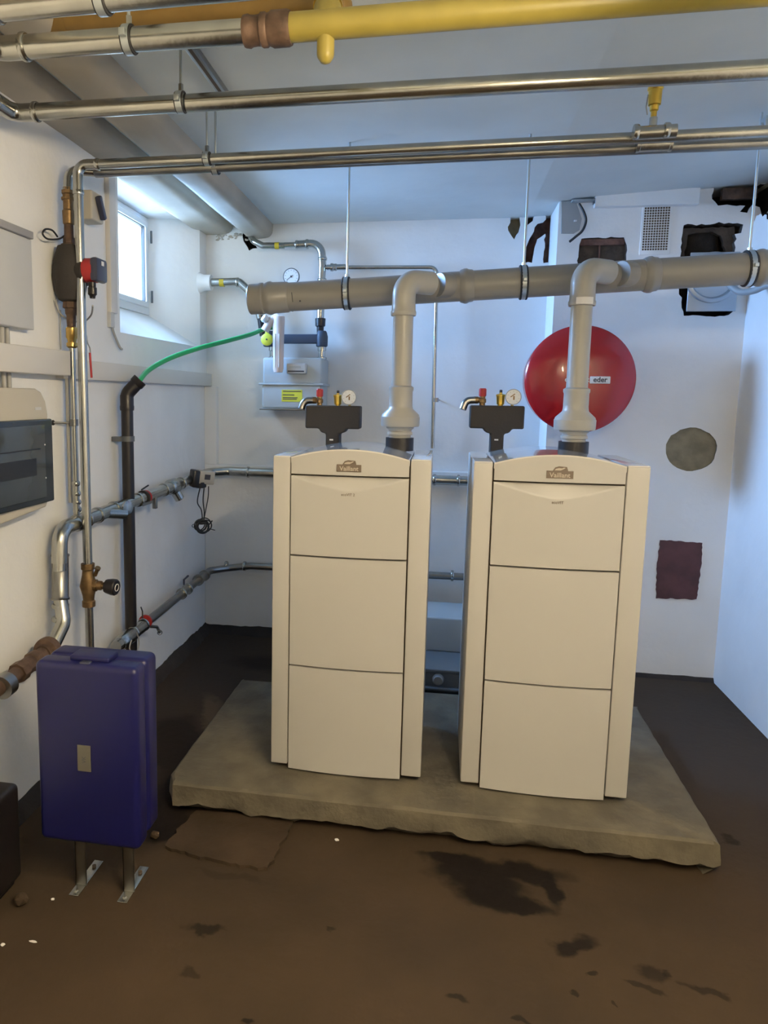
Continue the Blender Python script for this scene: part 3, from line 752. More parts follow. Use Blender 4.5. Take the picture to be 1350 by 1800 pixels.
# air vent tees on the D pipes
a1 = P(1147, 233, z=D1z); 
k = K()
for du in (1118, 1172):
    collar(k, P(du, 232 if du < 1140 else 229, z=D1z), (1, 0, 0), .0195)
k.lathe(P(1120, 234, z=D1z), (P(1170, 231, z=D1z)-P(1120, 234, z=D1z)), [(0, .0205), (.115, .0205)], 24)
k.lathe(a1, (0, 0, 1), [(0, .012), (.045, .012)], 16)
k.build('tee_fitting', 'steel', t1)
k = K()
k.lathe(P(1118, 254, z=D1z-.004), (1, 0, 0), [(0, .022), (0, .026), (.01, .026), (.012, .024), (.10, .024), (.102, .026), (.11, .026), (.11, .022)], 24)
k.build('tee_fitting', 'steel', t2)
t = empty('air_vent', a1+V(0, 0, .045), 'brass automatic air vent standing on the paired ceiling pipes at the right', 'air vent')
K().lathe(a1+V(0, 0, .040), (0, 0, 1), [(0, .009), (.022, .009), (.026, .013), (.04, .014), (.042, .019), (.085, .0205), (.088, .0235), (.095, .0235), (.098, .019), (.10, .012)], 24).build('body', 'gold', t)
K().tube([a1+V(-.021, -.005, .052), a1+V(-.026, -.006, .075), a1+V(-.022, -.005, .112)], .0022, 8, fillet=.01).build('wire_clip', 'steel', t)

# rail on the ceiling and the hangers
ra_, rb_ = P(333, 82, z=CZ), P(402, 162, z=CZ)
xr = (ra_.x+rb_.x)/2
t = empty('ceiling_rail', (xr, (ra_.y+rb_.y)/2, CZ), 'short dark mounting rail screwed to the ceiling above the hanging rods', 'mounting rail')
K().box((xr-.016, 1.75, CZ-.022), (xr+.016, rb_.y+.10, CZ), .002).build('channel', 'steel2', t)
K().box((xr-.006, 1.76, CZ-.0225), (xr+.006, rb_.y+.09, CZ-.0205)).build('slot', 'gap', t)
def hz(u, v, z): return P(u, v, z=z)
h = hz(227, 70, zB); hanger('B', h.x, h.y, zB, .0285, CZ, 'pipe hanger holding the top left steel pipe, left of the brown coupling')
h = hz(318, 180, zB); hanger('C', h.x, h.y, zB, .0255, CZ, 'pipe hanger holding the second steel pipe beside the ceiling rail')
h = hz(364, 279, D1z); hanger('D', h.x, h.y, D1z, .018, CZ, 'pipe hanger with plastic nut on the front pipe of the lower pair')
h = hz(379, 292, D1z); hanger('D2', h.x, h.y, D1z-.004, .0215, CZ, 'pipe hanger on the rear pipe of the lower pair')
h = hz(183, 2, 2.405); hanger('A', h.x, 1.628, 2.405, .027, CZ, 'pipe hanger cut by the top edge at the upper left')
K_ = P(1335, 290, y=3.1)
t = empty('ceiling_bracket', (K_.x+.01, 3.10, CZ), 'small zinc bracket under the ceiling at the right edge', 'bracket')
K().box((K_.x, 3.08, CZ-.05), (K_.x+.05, 3.13, CZ), .003).build('bracket', 'zinc', t)
K().lathe((K_.x-.008, 3.105, CZ-.03), (1, 0, 0), [(0, .012), (.012, .012)], 6).build('bolt', 'zinc', t)

# ------------------------------------------------------------------ balancing valve on the vertical pipe
t = empty('balancing_valve', (vx, vy, vt), 'bronze balancing valve with black handwheel on the vertical steel pipe', 'valve')
k = K(); hgt = vt-vb
k.lathe((vx, vy, vb-.01), (0, 0, 1), [(0, .020), (.0, .026), (.022, .026), (.026, .022), (.045, .024), (hgt*.5, .034), (hgt-.035, .024), (hgt-.015, .022), (hgt-.01, .027), (hgt+.012, .027), (hgt+.012, .02)], 16)
k.lathe((vx, vy, (vt+vb)/2-.005), (.95, .1, 0), [(0, .026), (.035, .024), (.038, .019), (.055, .019), (.055, .014), (.075, .014)], 16)
vb_ = k.build('body', 'bronze', t)
K().lathe((vx+.03, vy, vt-.045), (.5, -.3, .9), [(0, .008), (.03, .008), (.032, .011), (.042, .011)], 10).build('test_port', 'bronze', t)
hc = V(vx+.070, vy+.008, (vt+vb)/2-.006)
hwh = K().lathe(hc, (.95, -.1, -.05), [(0, .016), (.004, .028), (.030, .033), (.046, .033), (.050, .029)], 10).build('handwheel', 'blackp', t)
fc = hc+V(.95, -.1, -.05).normalized()*.0508
K().torus(fc, (.95, -.1, -.05), .014, .0018).build('scale_ring', 'white', hwh)

# ------------------------------------------------------------------ circulating pump on the wall pipe
pz = P(120, 480, x=ppx).z
t = empty('circulating_pump', (ppx, ppy, pz), 'black-insulated circulating pump with red motor head on the left wall beside the window', 'pump')
K().lathe((ppx, ppy, pz-.105), (0, 0, 1), [(0, .035), (.006, .046), (.04, .058), (.09, .066), (.13, .064), (.18, .052), (.205, .044), (.21, .03)], 24).build('insulation_shell', 'black', t)
K().lathe((ppx+.04, ppy, pz+.005), (1, 0, 0), [(0, .05), (.025, .052), (.028, .044)], 24).build('shell_neck', 'black', t)
ZV = lambda v: P(120, v, x=ppx).z
for a_, b_ in ((ZV(440), ZV(392)), (ZV(530), ZV(568))):
    dd = b_-a_; sg = 1 if dd > 0 else -1; dd = abs(dd)
    K().lathe((ppx, ppy, a_), (0, 0, sg), [(0, .030), (.022, .032), (.026, .024), (.045, .023), (.05, .019), (dd, .018)], 8).build('flange_nut', 'rust', t)
mh = K().lathe((ppx+.05, ppy+.0, pz+.010), (1, 0, 0), [(0, .044), (.02, .046), (.058, .046)], 24).build('motor_head', 'redp', t)
cfc = K().obox((ppx+.118, ppy, pz+.010), (.034, .092, .088), V(1, 0, 0), V(0, 1, 0), V(0, 0, 1), .012).build('control_face', 'navy', t)
K().box((ppx+.1345, ppy-.012, pz+.026), (ppx+.1365, ppy+.008, pz+.042)).build('display', 'white', cfc)
K().lathe((ppx+.095, ppy-.01, pz-.035), (0, 0, -1), [(0, .014), (.018, .014), (.02, .017), (.045, .017), (.05, .012), (.06, .010)], 14).build('plug', 'blackp', t)
# pipe line above and below the pump
t = empty('pump_pipe', (ppx, ppy, 1.0), 'thin steel pipe with brass fittings running down from the pump to the wall header', 'pipe')
zt_, = (P(122, 318, x=ppx).z,)
zz0, zz1 = ZV(395), ZV(350)
k = K(); k.lathe((ppx, ppy, zz0), (0, 0, 1), [(0, .017), (.004, .021), (.05, .023), (.055, .019), (zz1-zz0, .019)], 16); k.build('non_return_valve', 'bronze', t)
k = K(); k.lathe((ppx, ppy, zz1-.004), (0, 0, 1), [(0, .026), (.008, .026), (.008, .020), (.020, .020), (.022, .024), (.034, .024), (.034, .018), (.045, .018)], 8); k.build('union_nut', 'bronze', t)
z1_ = P(127, 575, x=ppx).z; z2_ = P(127, 612, x=ppx).z
k = K(); k.lathe((ppx, ppy, z2_), (0, 0, 1), [(0, .014), (.006, .021), (.02, .021), (.022, .016), (.035, .018), (.04, .022), (z1_-z2_-.004, .022), (z1_-z2_, .018)], 12); k.build('check_valve', 'brass', t)
K().tube([(ppx, ppy, ZV(560)), (ppx, ppy, z1_-.01)], .017, 16).build('iron_nipple', 'rust', t)
zc = P(133, 850, x=ppx).z
K().tube([(ppx, ppy, z2_+.01), (ppx, ppy, zc)], .0115, 18).build('pipe', 'steel', t)
k = K()
for i, dz in enumerate((0, -.04, -.075, -.105)): k.ball((ppx, ppy+.002*i, zc+dz), .0175, (1, 1, .85))
k.tube([(ppx, ppy, zc), (ppx, ppy, zc-.14)], .013, 16); k.build('elbow_fitting', 'steel', t)
cl = P(93, 743, x=LX)
K().tube([V(LX, cl.y, cl.z), V(ppx-.012, ppy, cl.z-.002)], .004, 10).build('wall_rod', 'steel2', t)
k = K(); k.lathe((ppx, ppy, cl.z-.013), (0, 0, 1), [(0, .012), (0, .0165), (.026, .0165), (.026, .012)], 20); k.build('wall_clamp', 'steel2', t)
K().lathe((LX, cl.y, cl.z), (1, 0, 0), [(0, .011), (.004, .009)], 14).build('rosette', 'blackp', t)
tag(K().tube([(LX+.028, ppy+.015, z2_-.02), (LX+.028, ppy+.015, zc-.08)], .009, 12).build('conduit_pipe', 'greycable'), 'thin grey pipe behind the pump pipe on the left wall', 'pipe')
# cables around the pump
def cable(name, pts, r, m, label, cat='cable'):
    k = K(); pts = [Vector(p) for p in pts]
    sp = []
    for i in range(len(pts)-1):
        p0 = pts[max(i-1, 0)]; p1 = pts[i]; p2 = pts[i+1]; p3 = pts[min(i+2, len(pts)-1)]
        for j in range(8):
            s = j/8; sp.append(0.5*((2*p1)+(p2-p0)*s+(2*p0-5*p1+4*p2-p3)*s*s+(3*p1-p0-3*p2+p3)*s**3))
    sp.append(pts[-1]); k.tube(sp, r, 10)
    return tag(k.build(name, m), label, cat)
xx = -1.43
cable('sensor_cable', [P(u, v, x=-1.44) for u, v in ((114, 414), (103, 420), (84, 420), (75, 411), (80, 403), (92, 405), (101, 416))], .0035, 'cable', 'small loop of black cable at the top of the pump')
cable('pump_cable', [P(163, 537, x=-1.33), P(161, 552, x=-1.36), P(153, 562, x=-1.41), P(143, 567, x=-1.45), P(118, 560, x=-1.45), P(104, 548, x=-1.465), P(98, 527, x=-1.465)], .0035, 'greycable', 'grey cable looping from the pump plug behind the pipes')
cable('wall_cable', [P(106, 545, x=-1.472), P(106, 575, x=-1.472), P(107, 614, x=-1.472)], .003, 'greycable', 'thin grey cable on the wall left of the pump pipe')
cable('sleeved_cable', [P(152, 590, x=-1.47), P(154, 603, x=-1.46), P(158, 612, x=-1.40), P(159, 625, x=-1.40)], .003, 'greycable', 'short grey cable entering the red sleeve above the trunking')
tag(K().tube([P(158, 620, x=-1.395), P(161, 664, x=-1.395)], .0045, 12).build('cable_sleeve', 'redp'), 'red cable sleeve hanging in front of the white trunking', 'cable sleeve')
# isolator switch
sw = P(160, 365, x=LX)
s0 = P(147, 345, x=LX+.02); s1 = P(150, 392, x=LX+.02)
yc = 2.905; zc_ = 2.30
t = empty('isolator_switch', (LX, yc, zc_), 'light grey isolator switch box with black rotary handle beside the pump', 'switch')
K().box((LX, yc-.05, zc_-.06), (LX+.075, yc+.055, zc_+.055), .008).build('housing', 'board', t)
K().obox((LX+.088, yc+.005, zc_-.005), (.024, .024, .095), V(1, 0, 0), V(0, .86, .5).normalized(), V(0, -.5, .86).normalized(), .006).build('handle', 'navy', t)

# ------------------------------------------------------------------ wall header (upper) and its down pipe
HX = -1.415; HZ = 1.03; r = .029
t = empty('heating_header', (HX, 3.4, HZ), 'upper thick steel pipe along the left wall turning onto the back wall behind the boilers', 'pipe')
bY = 4.42
K().tube([(HX, 2.66, HZ), (HX, bY-.04, HZ+.035), (HX+.11, bY+.02, HZ+.04), (1.0 if False else .56, bY+.02, HZ+.025)], r, 24, fillet=.07).build('pipe', 'steel', t)
K().tube([(HX, 2.67, HZ), (HX, 2.545, HZ), (HX, 2.535, .90)], r+.001, 24, fillet=.065).build('elbow', 'steel', t)
k = K()
for yy in (2.68, 2.76, 2.86, 3.02, 3.28, 3.62, 3.72, 3.80, 3.88, 4.2): collar(k, (HX, yy, HZ+.035*(yy-2.66)/1.75), (0, 1, 0), r)
k.build('collar', 'steel', t)
k = K(); collar(k, (HX+.24, bY+.02, HZ+.039), (1, 0, 0), r); collar(k, (-.02, bY+.02, HZ+.03), (1, 0, 0), r); collar(k, (.12, bY+.02, HZ+.03), (1, 0, 0), r); k.build('collar', 'steel', t)
K().lathe((HX, 3.70, HZ+.02), (0, 1, 0), [(0, r), (.0, r*1.1), (.02, r*1.45), (.08, r*1.5), (.10, r*1.15), (.16, r*1.1)], 24).build('filter_body', 'steel', t)
K().lathe((HX+.0, 3.76, HZ+.01), (.4, .3, -.85), [(0, r*.95), (.07, r*.9), (.075, r*.6)], 20).build('filter_cap', 'steel', t)
# tee with open branch and disc handle
K().tube([(HX, 2.92, HZ+.005), (HX+.05, 3.02, HZ-.012)], .024, 20).build('branch', 'steel', t)
gd = P(222, 892, x=-1.36)
K().lathe(gd, (.9, -.35, 0), [(0, .022), (.004, .031), (.012, .031), (.016, .02)], 24).build('gauge_port', 'steel', t)
# ball valves
K().lathe((HX, 3.37, HZ+.014), (0, 1, 0), [(0, .030), (.0, .034), (.010, .034), (.010, .030)], 24).build('red_ring', 'redp', t)
K().lathe((HX, 3.34, HZ+.014), (0, 1, 0), [(0, .030), (.0, .036), (.016, .036), (.016, .030)], 24).build('black_ring', 'blackp', t)
K().tube([(HX, 3.33, HZ+.055), (HX+.01, 3.39, HZ+.07)], .004, 8).build('screw', 'cable', t)
k = K(); k.obox((HX+.030, 3.33, HZ-.010), (.006, .12, .014), V(1, 0, 0), V(0, 1, 0), V(0, 0, 1), .002); k.build('lever', 'steel2', t)
K().box((HX+.008, 3.44, HZ-.055), (HX+.028, 3.465, HZ+.005), .003).build('drain_cock', 'steel2', t)
K().lathe((HX, 4.12, HZ+.03), (0, 1, 0), [(0, r), (0, .036), (.05, .036), (.05, r)], 24).build('coupling', 'blackp', t)
# down pipe
t = empty('drop_pipe', (HX, 2.5, .5), 'steel drop pipe from the wall header down to the rusty valve behind the blue case', 'pipe')
q0 = V(HX, 2.535, .915); q1 = V(-1.40, 2.50, P(95, 1060, x=-1.40).z); q2 = V(-1.385, 2.47, P(104, 1118, x=-1.385).z); 
K().tube([q0, V(-1.412, 2.53, .87)], .024, 20).build('nipple', 'steel', t)
zt1 = P(88, 985, x=-1.41).z; zt2 = P(97, 1060, x=-1.41).z
K().lathe((-1.412, 2.528, zt2), (q0-q1), [(0, .029), (0, .034), (.006, .036), (.012, .032), ((zt1-zt2)*.96, .032), (zt1-zt2, .036), (zt1-zt2+.006, .034), (zt1-zt2+.008, .026)], 24).build('sleeve', 'steel2', t)
K().tube([(-1.411, 2.527, zt2+.01), q2+V(.0, .03, .04), q2+V(-.01, -.06, -.045)], .027, 24, fillet=.06).build('elbow', 'steel', t)
k = K(); collar(k, (-1.409, 2.522, zt2-.02), (0, .03, 1), .027); collar(k, (-1.404, 2.515, zt2-.07), (0, .03, 1), .029); k.build('collar', 'steel', t)
t = empty('rusty_valve', (-1.39, 2.3, .66), 'rusty brown iron valve and pipe leaving the view at the left edge', 'valve')
g0 = P(88, 1140, x=-1.39); g1 = P(-30, 1230, x=-1.40)
k = K(); dv = (g1-g0).normalized()
k.lathe(g0, dv, [(-.01, .03), (0, .048), (.02, .05), (.032, .048), (.036, .034), (.05, .032)], 24); k.build('flange', 'rust', t)
K().tube([g0, g1+dv*.5], .026, 20).build('pipe', 'rust', t)
ln = (g1-g0).length
K().lathe(g0+dv*.09, dv, [(0, .027), (0, .036), (.03, .036), (.034, .030), (.08, .030), (.085, .036), (.12, .036), (.12, .026)], 8).build('union_nut', 'rust', t)
K().lathe(P(8, 1205, x=-1.39), dv, [(-.02, .030), (-.02, .04), (.02, .04), (.02, .030)], 24).build('steel_ring', 'steel2', t)

# lower return pipe
t = empty('return_pipe', (-1.39, 3.6, .46), 'lower steel return pipe low on the left wall and behind the boilers', 'pipe')
LXp = -1.395
la, lb = P(228, 1118, x=LXp), P(368, 1004, x=LXp)
lb2 = V(LXp, 4.34, lb.z)
K().tube([la, lb2, V(LXp+.10, 4.44, lb.z), P(440, 995, y=4.44), P(830, 1014, y=4.44)+V(.5, 0, 0)], .022, 24, fillet=.07).build('pipe', 'steel2', t)
K().lathe(la-V(0, .15, 0), (0, 1, 0), [(0, .026), (.04, .026), (.05, .034), (.10, .036), (.15, .036), (.17, .030), (.3, .029), (.3, .022)], 24).build('valve_body', 'steel', t)
k = K(); 
for yy in (3.02, 3.16, 3.28, 3.82, 3.92): collar(k, (LXp, yy, la.z+(lb.z-la.z)*(yy-la.y)/(lb.y-la.y)), (0, 1, 0), .027)
k.build('collar', 'steel', t)
k = K(); collar(k, P(398, 994, y=4.44), (1, 0, 0), .024); collar(k, P(430, 995, y=4.44), (1, 0, 0), .026); collar(k, P(795, 1012, y=4.44), (1, 0, 0), .028); k.build('collar', 'steel', t)
K().lathe((LXp, 4.10, lb.z-.004), (0, 1, 0), [(0, .023), (0, .034), (.02, .034), (.022, .029), (.12, .029), (.12, .034), (.14, .034), (.14, .022)], 24).build('coupling', 'steel2', t)
K().tube([V(LXp+.0, 3.86, lb.z+.03), V(LXp+.0, 3.86, lb.z+.06), V(LXp, 3.93, lb.z+.065)], .006, 8).build('drain_port', 'navy', t)
K().tube([P(250, 1100, x=-1.385), P(276, 1102, x=-1.37), P(281, 1112, x=-1.36)], .008, 10, fillet=.01).build('lever', 'steel2', t)
K().torus(P(281, 1112, x=-1.355), (.5, -.8, 0), .011, .0025).build('lever_ring', 'steel2', t)
K().lathe((LXp, 3.30, la.z+.012), (0, 1, 0), [(0, .03), (.0, .034), (.010, .034), (.010, .03)], 24).build('red_ring', 'redp', t)
K().tube([V(LXp, 3.27, la.z+.04), V(LXp, 3.27, la.z+.075), V(LXp-.02, 3.30, la.z+.085)], .0035, 8).build('screw', 'cable', t)
cable('wire_loop', [P(u, v, x=-1.34) for u, v in ((240, 1112), (244, 1124), (243, 1140), (236, 1150), (228, 1140), (231, 1125))], .003, 'greycable', 'thin wire loop hanging from the lower return pipe behind the blue case')

# actuator on the upper header
ac = P(352, 838, x=-1.36)
t = empty('valve_actuator', ac, 'grey valve actuator with black bracket on the upper header near the corner', 'actuator')
d_ = V(.35, .9, 0).normalized(); s_ = V(.9, -.35, 0).normalized(); u_ = V(0, 0, 1)
X3 = V(.75, .66, -.12).normalized(); Z3 = V(-.05, -.12, 1); Z3 = (Z3-X3*Z3.dot(X3)).normalized(); Y3 = Z3.cross(X3)
K().obox(ac+X3*.03, (.095, .07, .075), X3, Y3, Z3, .006).build('housing', 'board', t)
K().obox(ac+X3*.03-Y3*.036+Z3*.005, (.035, .002, .03), X3, Y3, Z3).build('label_strip', 'ink', t)
K().obox(ac-X3*.035-Z3*.012, (.04, .075, .10), X3, Y3, Z3, .008).build('bracket', 'blackp', t)
K().lathe(ac+V(0, 0, -.03), (0, 0, -1), [(0, .035), (.03, .035), (.035, .026)], 20).build('base', 'blackp', t)
bz = P(356, 925, x=-1.35)
cable('actuator_cable', [ac+V(.0, 0, -.06), P(347, 882, x=-1.35), P(354, 897, x=-1.35), P(356, 918, x=-1.35)], .0035, 'cable', 'left black cable hanging from the valve actuator to the coil')
cable('actuator_cable', [ac+V(.02, .01, -.06), P(357, 880, x=-1.35), P(359, 900, x=-1.35), P(358, 918, x=-1.35)], .0035, 'cable', 'middle black cable hanging from the valve actuator to the coil')
cable('actuator_cable', [ac+V(.04, .03, -.06), P(366, 872, x=-1.35), P(362, 895, x=-1.35), P(357, 920, x=-1.35)], .003, 'cable', 'right black cable hanging from the valve actuator to the coil')
k = K()
random.seed(3)
for i in range(9):
    n = V(.55+random.uniform(-.25, .25), -.8, random.uniform(-.35, .35))
    k.torus(bz+V(random.uniform(-.02, .02), random.uniform(-.02, .02), random.uniform(-.014, .008)), n, random.uniform(.026, .042), .0034, 24, 8)
k.tube([bz+V(.03, 0, .0), bz+V(.05, .03, .03)], .004, 8); k.tube([bz+V(.03, 0, -.01), bz+V(.06, .05, -.03)], .0025, 8)
k.ball(bz+V(-.01, 0, .022), .016, (2.2, 1.2, .8)); k.torus(bz+V(-.055, 0, .0), (.5, -.8, 0), .009, .002, 16, 6)
tag(k.build('cable_coil', 'cable'), 'tied coil of black cable hanging below the valve actuator', 'cable')

# ------------------------------------------------------------------ black drain pipe and green hose
dx, dy = -1.42, 3.19
t = empty('drain_pipe', (dx, dy, 0), 'black plastic drain pipe standing against the left wall with angled mouth', 'drain pipe')
ztp = 1.525
K().tube([(dx, dy, 0), (dx, dy, ztp)], .0275, 24).build('pipe', 'blackp', t)
mth = V(.65, .25, .75).normalized()
K().lathe((dx, dy, ztp-.055), (0, 0, 1), [(0, .0275), (0, .031), (.008, .0325), (.02, .0325), (.024, .031), (.07, .031)], 24).build('socket', 'blackp', t)
eb = V(dx, dy, ztp+.02)
K().tube([(dx, dy, ztp-.02), eb, eb+mth*.065], .0305, 24, fillet=.05).build('elbow', 'blackp', t)
K().lathe(eb+mth*.06, mth, [(0, .031), (.004, .034), (.03, .034), (.03, .028), (.01, .026), (.01, .001)], 24).build('mouth', 'blackp', t)
cz2 = P(218, 772, x=dx).z
K().lathe((dx, dy, cz2-.012), (0, 0, 1), [(0, .028), (0, .032), (.024, .032), (.024, .028)], 24).build('clamp_band', 'dimgrey', t)
K().box((LX, dy-.045, cz2-.011), (dx-.01, dy-.02, cz2+.011), .003).build('clamp_foot', 'dimgrey', t)
hp = [eb+mth*.03, eb+mth*.08]
hend = P(466, 578, y=4.28)
mids = [(262, 650, .14), (300, 629, .32), (350, 612, .52), (400, 599, .70), (440, 588, .86)]
for u, v, f in mids:
    yy = eb.y+(hend.y-eb.y)*f; hp.append(P(u, v, y=yy))
hp.append(hend); hp.append(hend+V(.06, .04, .012))
t = empty('garden_hose', hp[1], 'bright green hose arching from the black drain pipe to the water filter', 'hose')
k = K()
def spline(pts, n=8):
    sp = []
    for i in range(len(pts)-1):
        p0 = pts[max(i-1, 0)]; p1 = pts[i]; p2 = pts[i+1]; p3 = pts[min(i+2, len(pts)-1)]
        for j in range(n):
            s = j/n; sp.append(0.5*((2*p1)+(p2-p0)*s+(2*p0-5*p1+4*p2-p3)*s*s+(3*p1-p0-3*p2+p3)*s**3))
    return sp+[pts[-1]]
k.tube(spline(hp), .0125, 16); k.build('hose', 'green', t)

# ------------------------------------------------------------------ trunking, electric board, cabinet
zt0, zt1_ = 1.612, 1.705
t = empty('cable_trunking', (LX, 3.2, 1.65), 'long white cable trunking along the left wall under the window', 'trunking')
K().box((LX, 2.665, zt0-.01), (LX+.035, BY, zt1_-.025), .002).build('trunk', 'trunk', t)
K().box((LX, .6, zt0), (LX+.065, 2.665, zt1_), .003).build('trunk', 'trunk', t)
# conduit beside the window
t = empty('window_conduit', (LX, 3.19, 1.9), 'narrow plastic cable duct beside the window with a cut cable end', 'cable duct')
ca_ = P(193, 320, x=LX+.01); cb_ = P(192, 545, x=LX+.01)
K().box((LX, 3.13, cb_.z-.01), (LX+.022, 3.195, 2.54), .002).build('duct', 'trunk', t)
K().box((LX, 3.13, cb_.z-.075), (LX+.018, 3.17, cb_.z-.005), .002).build('duct_end', 'cabinet', t)
k = K(); k.tube(spline([V(LX+.012, 3.15, cb_.z-.06), V(LX+.015, 3.165, cb_.z-.10), V(LX+.02, 3.21, cb_.z-.155), V(LX+.02, 3.235, cb_.z-.165)]), .0055, 10); k.build('cable_end', 'greycable', t)
# distribution board
t = empty('distribution_board', (LX, 2.3, 1.35), 'beige electrical distribution board with smoked door at the left edge', 'distribution board')
ey = 2.45; ex = LX+.085
ztb, zbb = 1.560, 1.105
poly = [(1.95, ztb), (ey-.075, ztb), (ey-.04, ztb-.012), (ey-.012, ztb-.045), (ey, ztb-.09), (ey, zbb+.07), (ey-.03, zbb+.03), (1.95, zbb)]
K().prism([(LX, y, z) for y, z in poly], (ex-LX, 0, 0)).build('housing', 'board', t, True, .006)
wz0, wz1 = zbb+.05, P(60, 737, x=ex).z
dfr = K().box((ex-.01, 1.98, wz0), (ex+.016, ey+.002, wz1), .006).build('door_frame', 'smoke2', t)
K().box((ex+.014, 2.0, wz0+.02), (ex+.019, ey-.055, wz1-.02), .003).build('smoked_window', 'smoke', dfr)
K().box((ex+.0185, 2.1, wz0+.105), (ex+.0205, ey-.12, wz0+.165)).build('module_row', 'module', dfr)
K().box((ex+.0185, 2.1, wz1-.105), (ex+.0200, ey-.09, wz1-.10)).build('module_rail', 'module', dfr)
K().box((ex, ey-.085, ztb-.075), (ex+.0015, ey-.045, ztb-.065)).build('maker_plate', 'cabinet', t)
for zz in (wz0+.09, wz1-.09): K().lathe((ex+.018, ey-.06, zz), (1, 0, 0), [(0, .003), (.002, .003)], 10).build('screw', 'white', dfr)
# cabinet above
t = empty('wall_cabinet', (LX, 2.3, 1.92), 'pale grey cabinet on the left wall above the trunking at the left edge', 'cabinet')
cy1 = 2.44; cx1 = LX+.05
K().box((LX, 1.8, 1.765), (cx1, cy1, 2.075), .004).build('housing', 'cabinet', t)
K().box((LX, 1.8, 2.075), (cx1+.012, cy1-.005, 2.10), .003).build('top_cap', 'capgrey', t)
for i, u in enumerate((5, 14)):
    a = P(u, 593, x=LX+.02)
    lab = ('left', 'right')[i]
    tag(K().tube([(LX+.018, a.y, 1.77), (LX+.018, a.y, zt1_)], .008, 12).build('cable_conduit', 'greycable'), lab+' short grey conduit between cabinet and trunking', 'conduit')
    tag(K().tube([(LX+.018, a.y, zt0), (LX+.018, a.y, 1.56)], .008, 12).build('cable_conduit', 'greycable'), lab+' short grey conduit between trunking and distribution board', 'conduit')

# ------------------------------------------------------------------ gas meter and its pipes
GY = 4.40
def g_(u, v, y=GY): return P(u, v, y=y)
t = empty('gas_meter', g_(515, 680), 'grey gas meter with yellow sticker on the back wall', 'gas meter')
a = g_(466, 640); b2 = g_(571, 720)
zmid = g_(515, 676).z
top = [(a.x, a.z+.03), (b2.x, a.z+.045), (b2.x, zmid), (a.x, zmid)]
K().box((a.x+.01, 4.30, zmid), (b2.x-.005, BY, a.z+.035), .014).build('upper_case', 'metergrey', t)
K().box((a.x+.005, 4.30, b2.z+.003), (b2.x-.008, BY, zmid), .014).build('lower_case', 'metergrey', t)
K().box((a.x-.012, 4.29, zmid-.006), (b2.x+.006, BY, zmid+.006), .003).build('seam_flange', 'metergrey', t)
K().box((a.x-.005, 4.28, b2.z-.006), (b2.x-.03, BY, b2.z+.004), .003).build('bottom_flange', 'steel2', t)
c = P(521, 648, y=4.28)
cw = K().box((c.x-.055, 4.26, c.z-.030), (c.x+.06, 4.32, c.z+.030), .006).build('counter_housing', 'cabinet', t)
K().box((c.x-.048, 4.2585, c.z-.020), (c.x+.050, 4.2605, c.z-.012)).build('counter_window', 'ink', cw)
K().box((c.x-.040, 4.2585, c.z+.002), (c.x+.030, 4.2602, c.z+.014)).build('counter_label', 'galv', cw)
s = P(513, 696, y=4.298)
yk = K().prism([(s.x+dx, 4.298, s.z+dz) for dx, dz in ((-.062, -.034), (.045, -.034), (.062, -.015), (.062, .036), (-.062, .036))], (0, .004, 0)).build('yellow_sticker', 'yellow', t, False)
for i, (z_, w_) in enumerate(((.027, .11), (.006, .07), (-.010, .09), (-.019, .085))):
    K().box((s.x-.055, 4.2972, s.z+z_-.0025), (s.x-.055+w_, 4.2982, s.z+z_+.0025)).build('sticker_line', 'ink', yk)
# meter unions
for u in (480, 566):
    p1 = g_(u, 628, 4.42); p0 = g_(u, 600, 4.42)
    K().lathe((p0.x, 4.42, a.z+.03), (0, 0, 1), [(0, .018), (0, .030), (.012, .030), (.016, .020), (.05, .020), (.052, .026), (.075, .026)], 12).build('union', 'steel', t)
t = empty('meter_bracket', g_(525, 595, 4.42), 'dark blue-grey crossbar with gas shut-off valve above the meter', 'bracket')
bz0, bz1 = g_(520, 604, 4.42).z, g_(520, 588, 4.42).z
K().box((g_(478, 590, 4.42).x, 4.395, bz0), (g_(572, 590, 4.42).x, 4.445, bz1), .004).build('crossbar', 'meterblue', t)
for u in (473, 566):
    x_ = g_(u, 590, 4.42).x
    K().lathe((x_, 4.42, bz0-.02), (0, 0, 1), [(0, .028), (.005, .035), (.06, .036), (.085, .030), (.095, .024)], 16).build('connector', 'meterblue', t)
yc_ = P(470, 597, y=4.33)
K().lathe(yc_, (0, -1, 0), [(-.06, .02), (0, .030), (.004, .036), (.016, .036), (.02, .03)], 28).build('yellow_knob', 'yellow', t)
K().box((yc_.x-.010, 4.315, yc_.z+.02), (yc_.x+.010, 4.335, yc_.z+.085), .004).build('yellow_handle', 'yellow', t)
K().lathe(yc_+V(0, -.0195, 0), (0, -1, 0), [(0, .005), (.004, .005)], 10).build('knob_screw', 'ink', t)
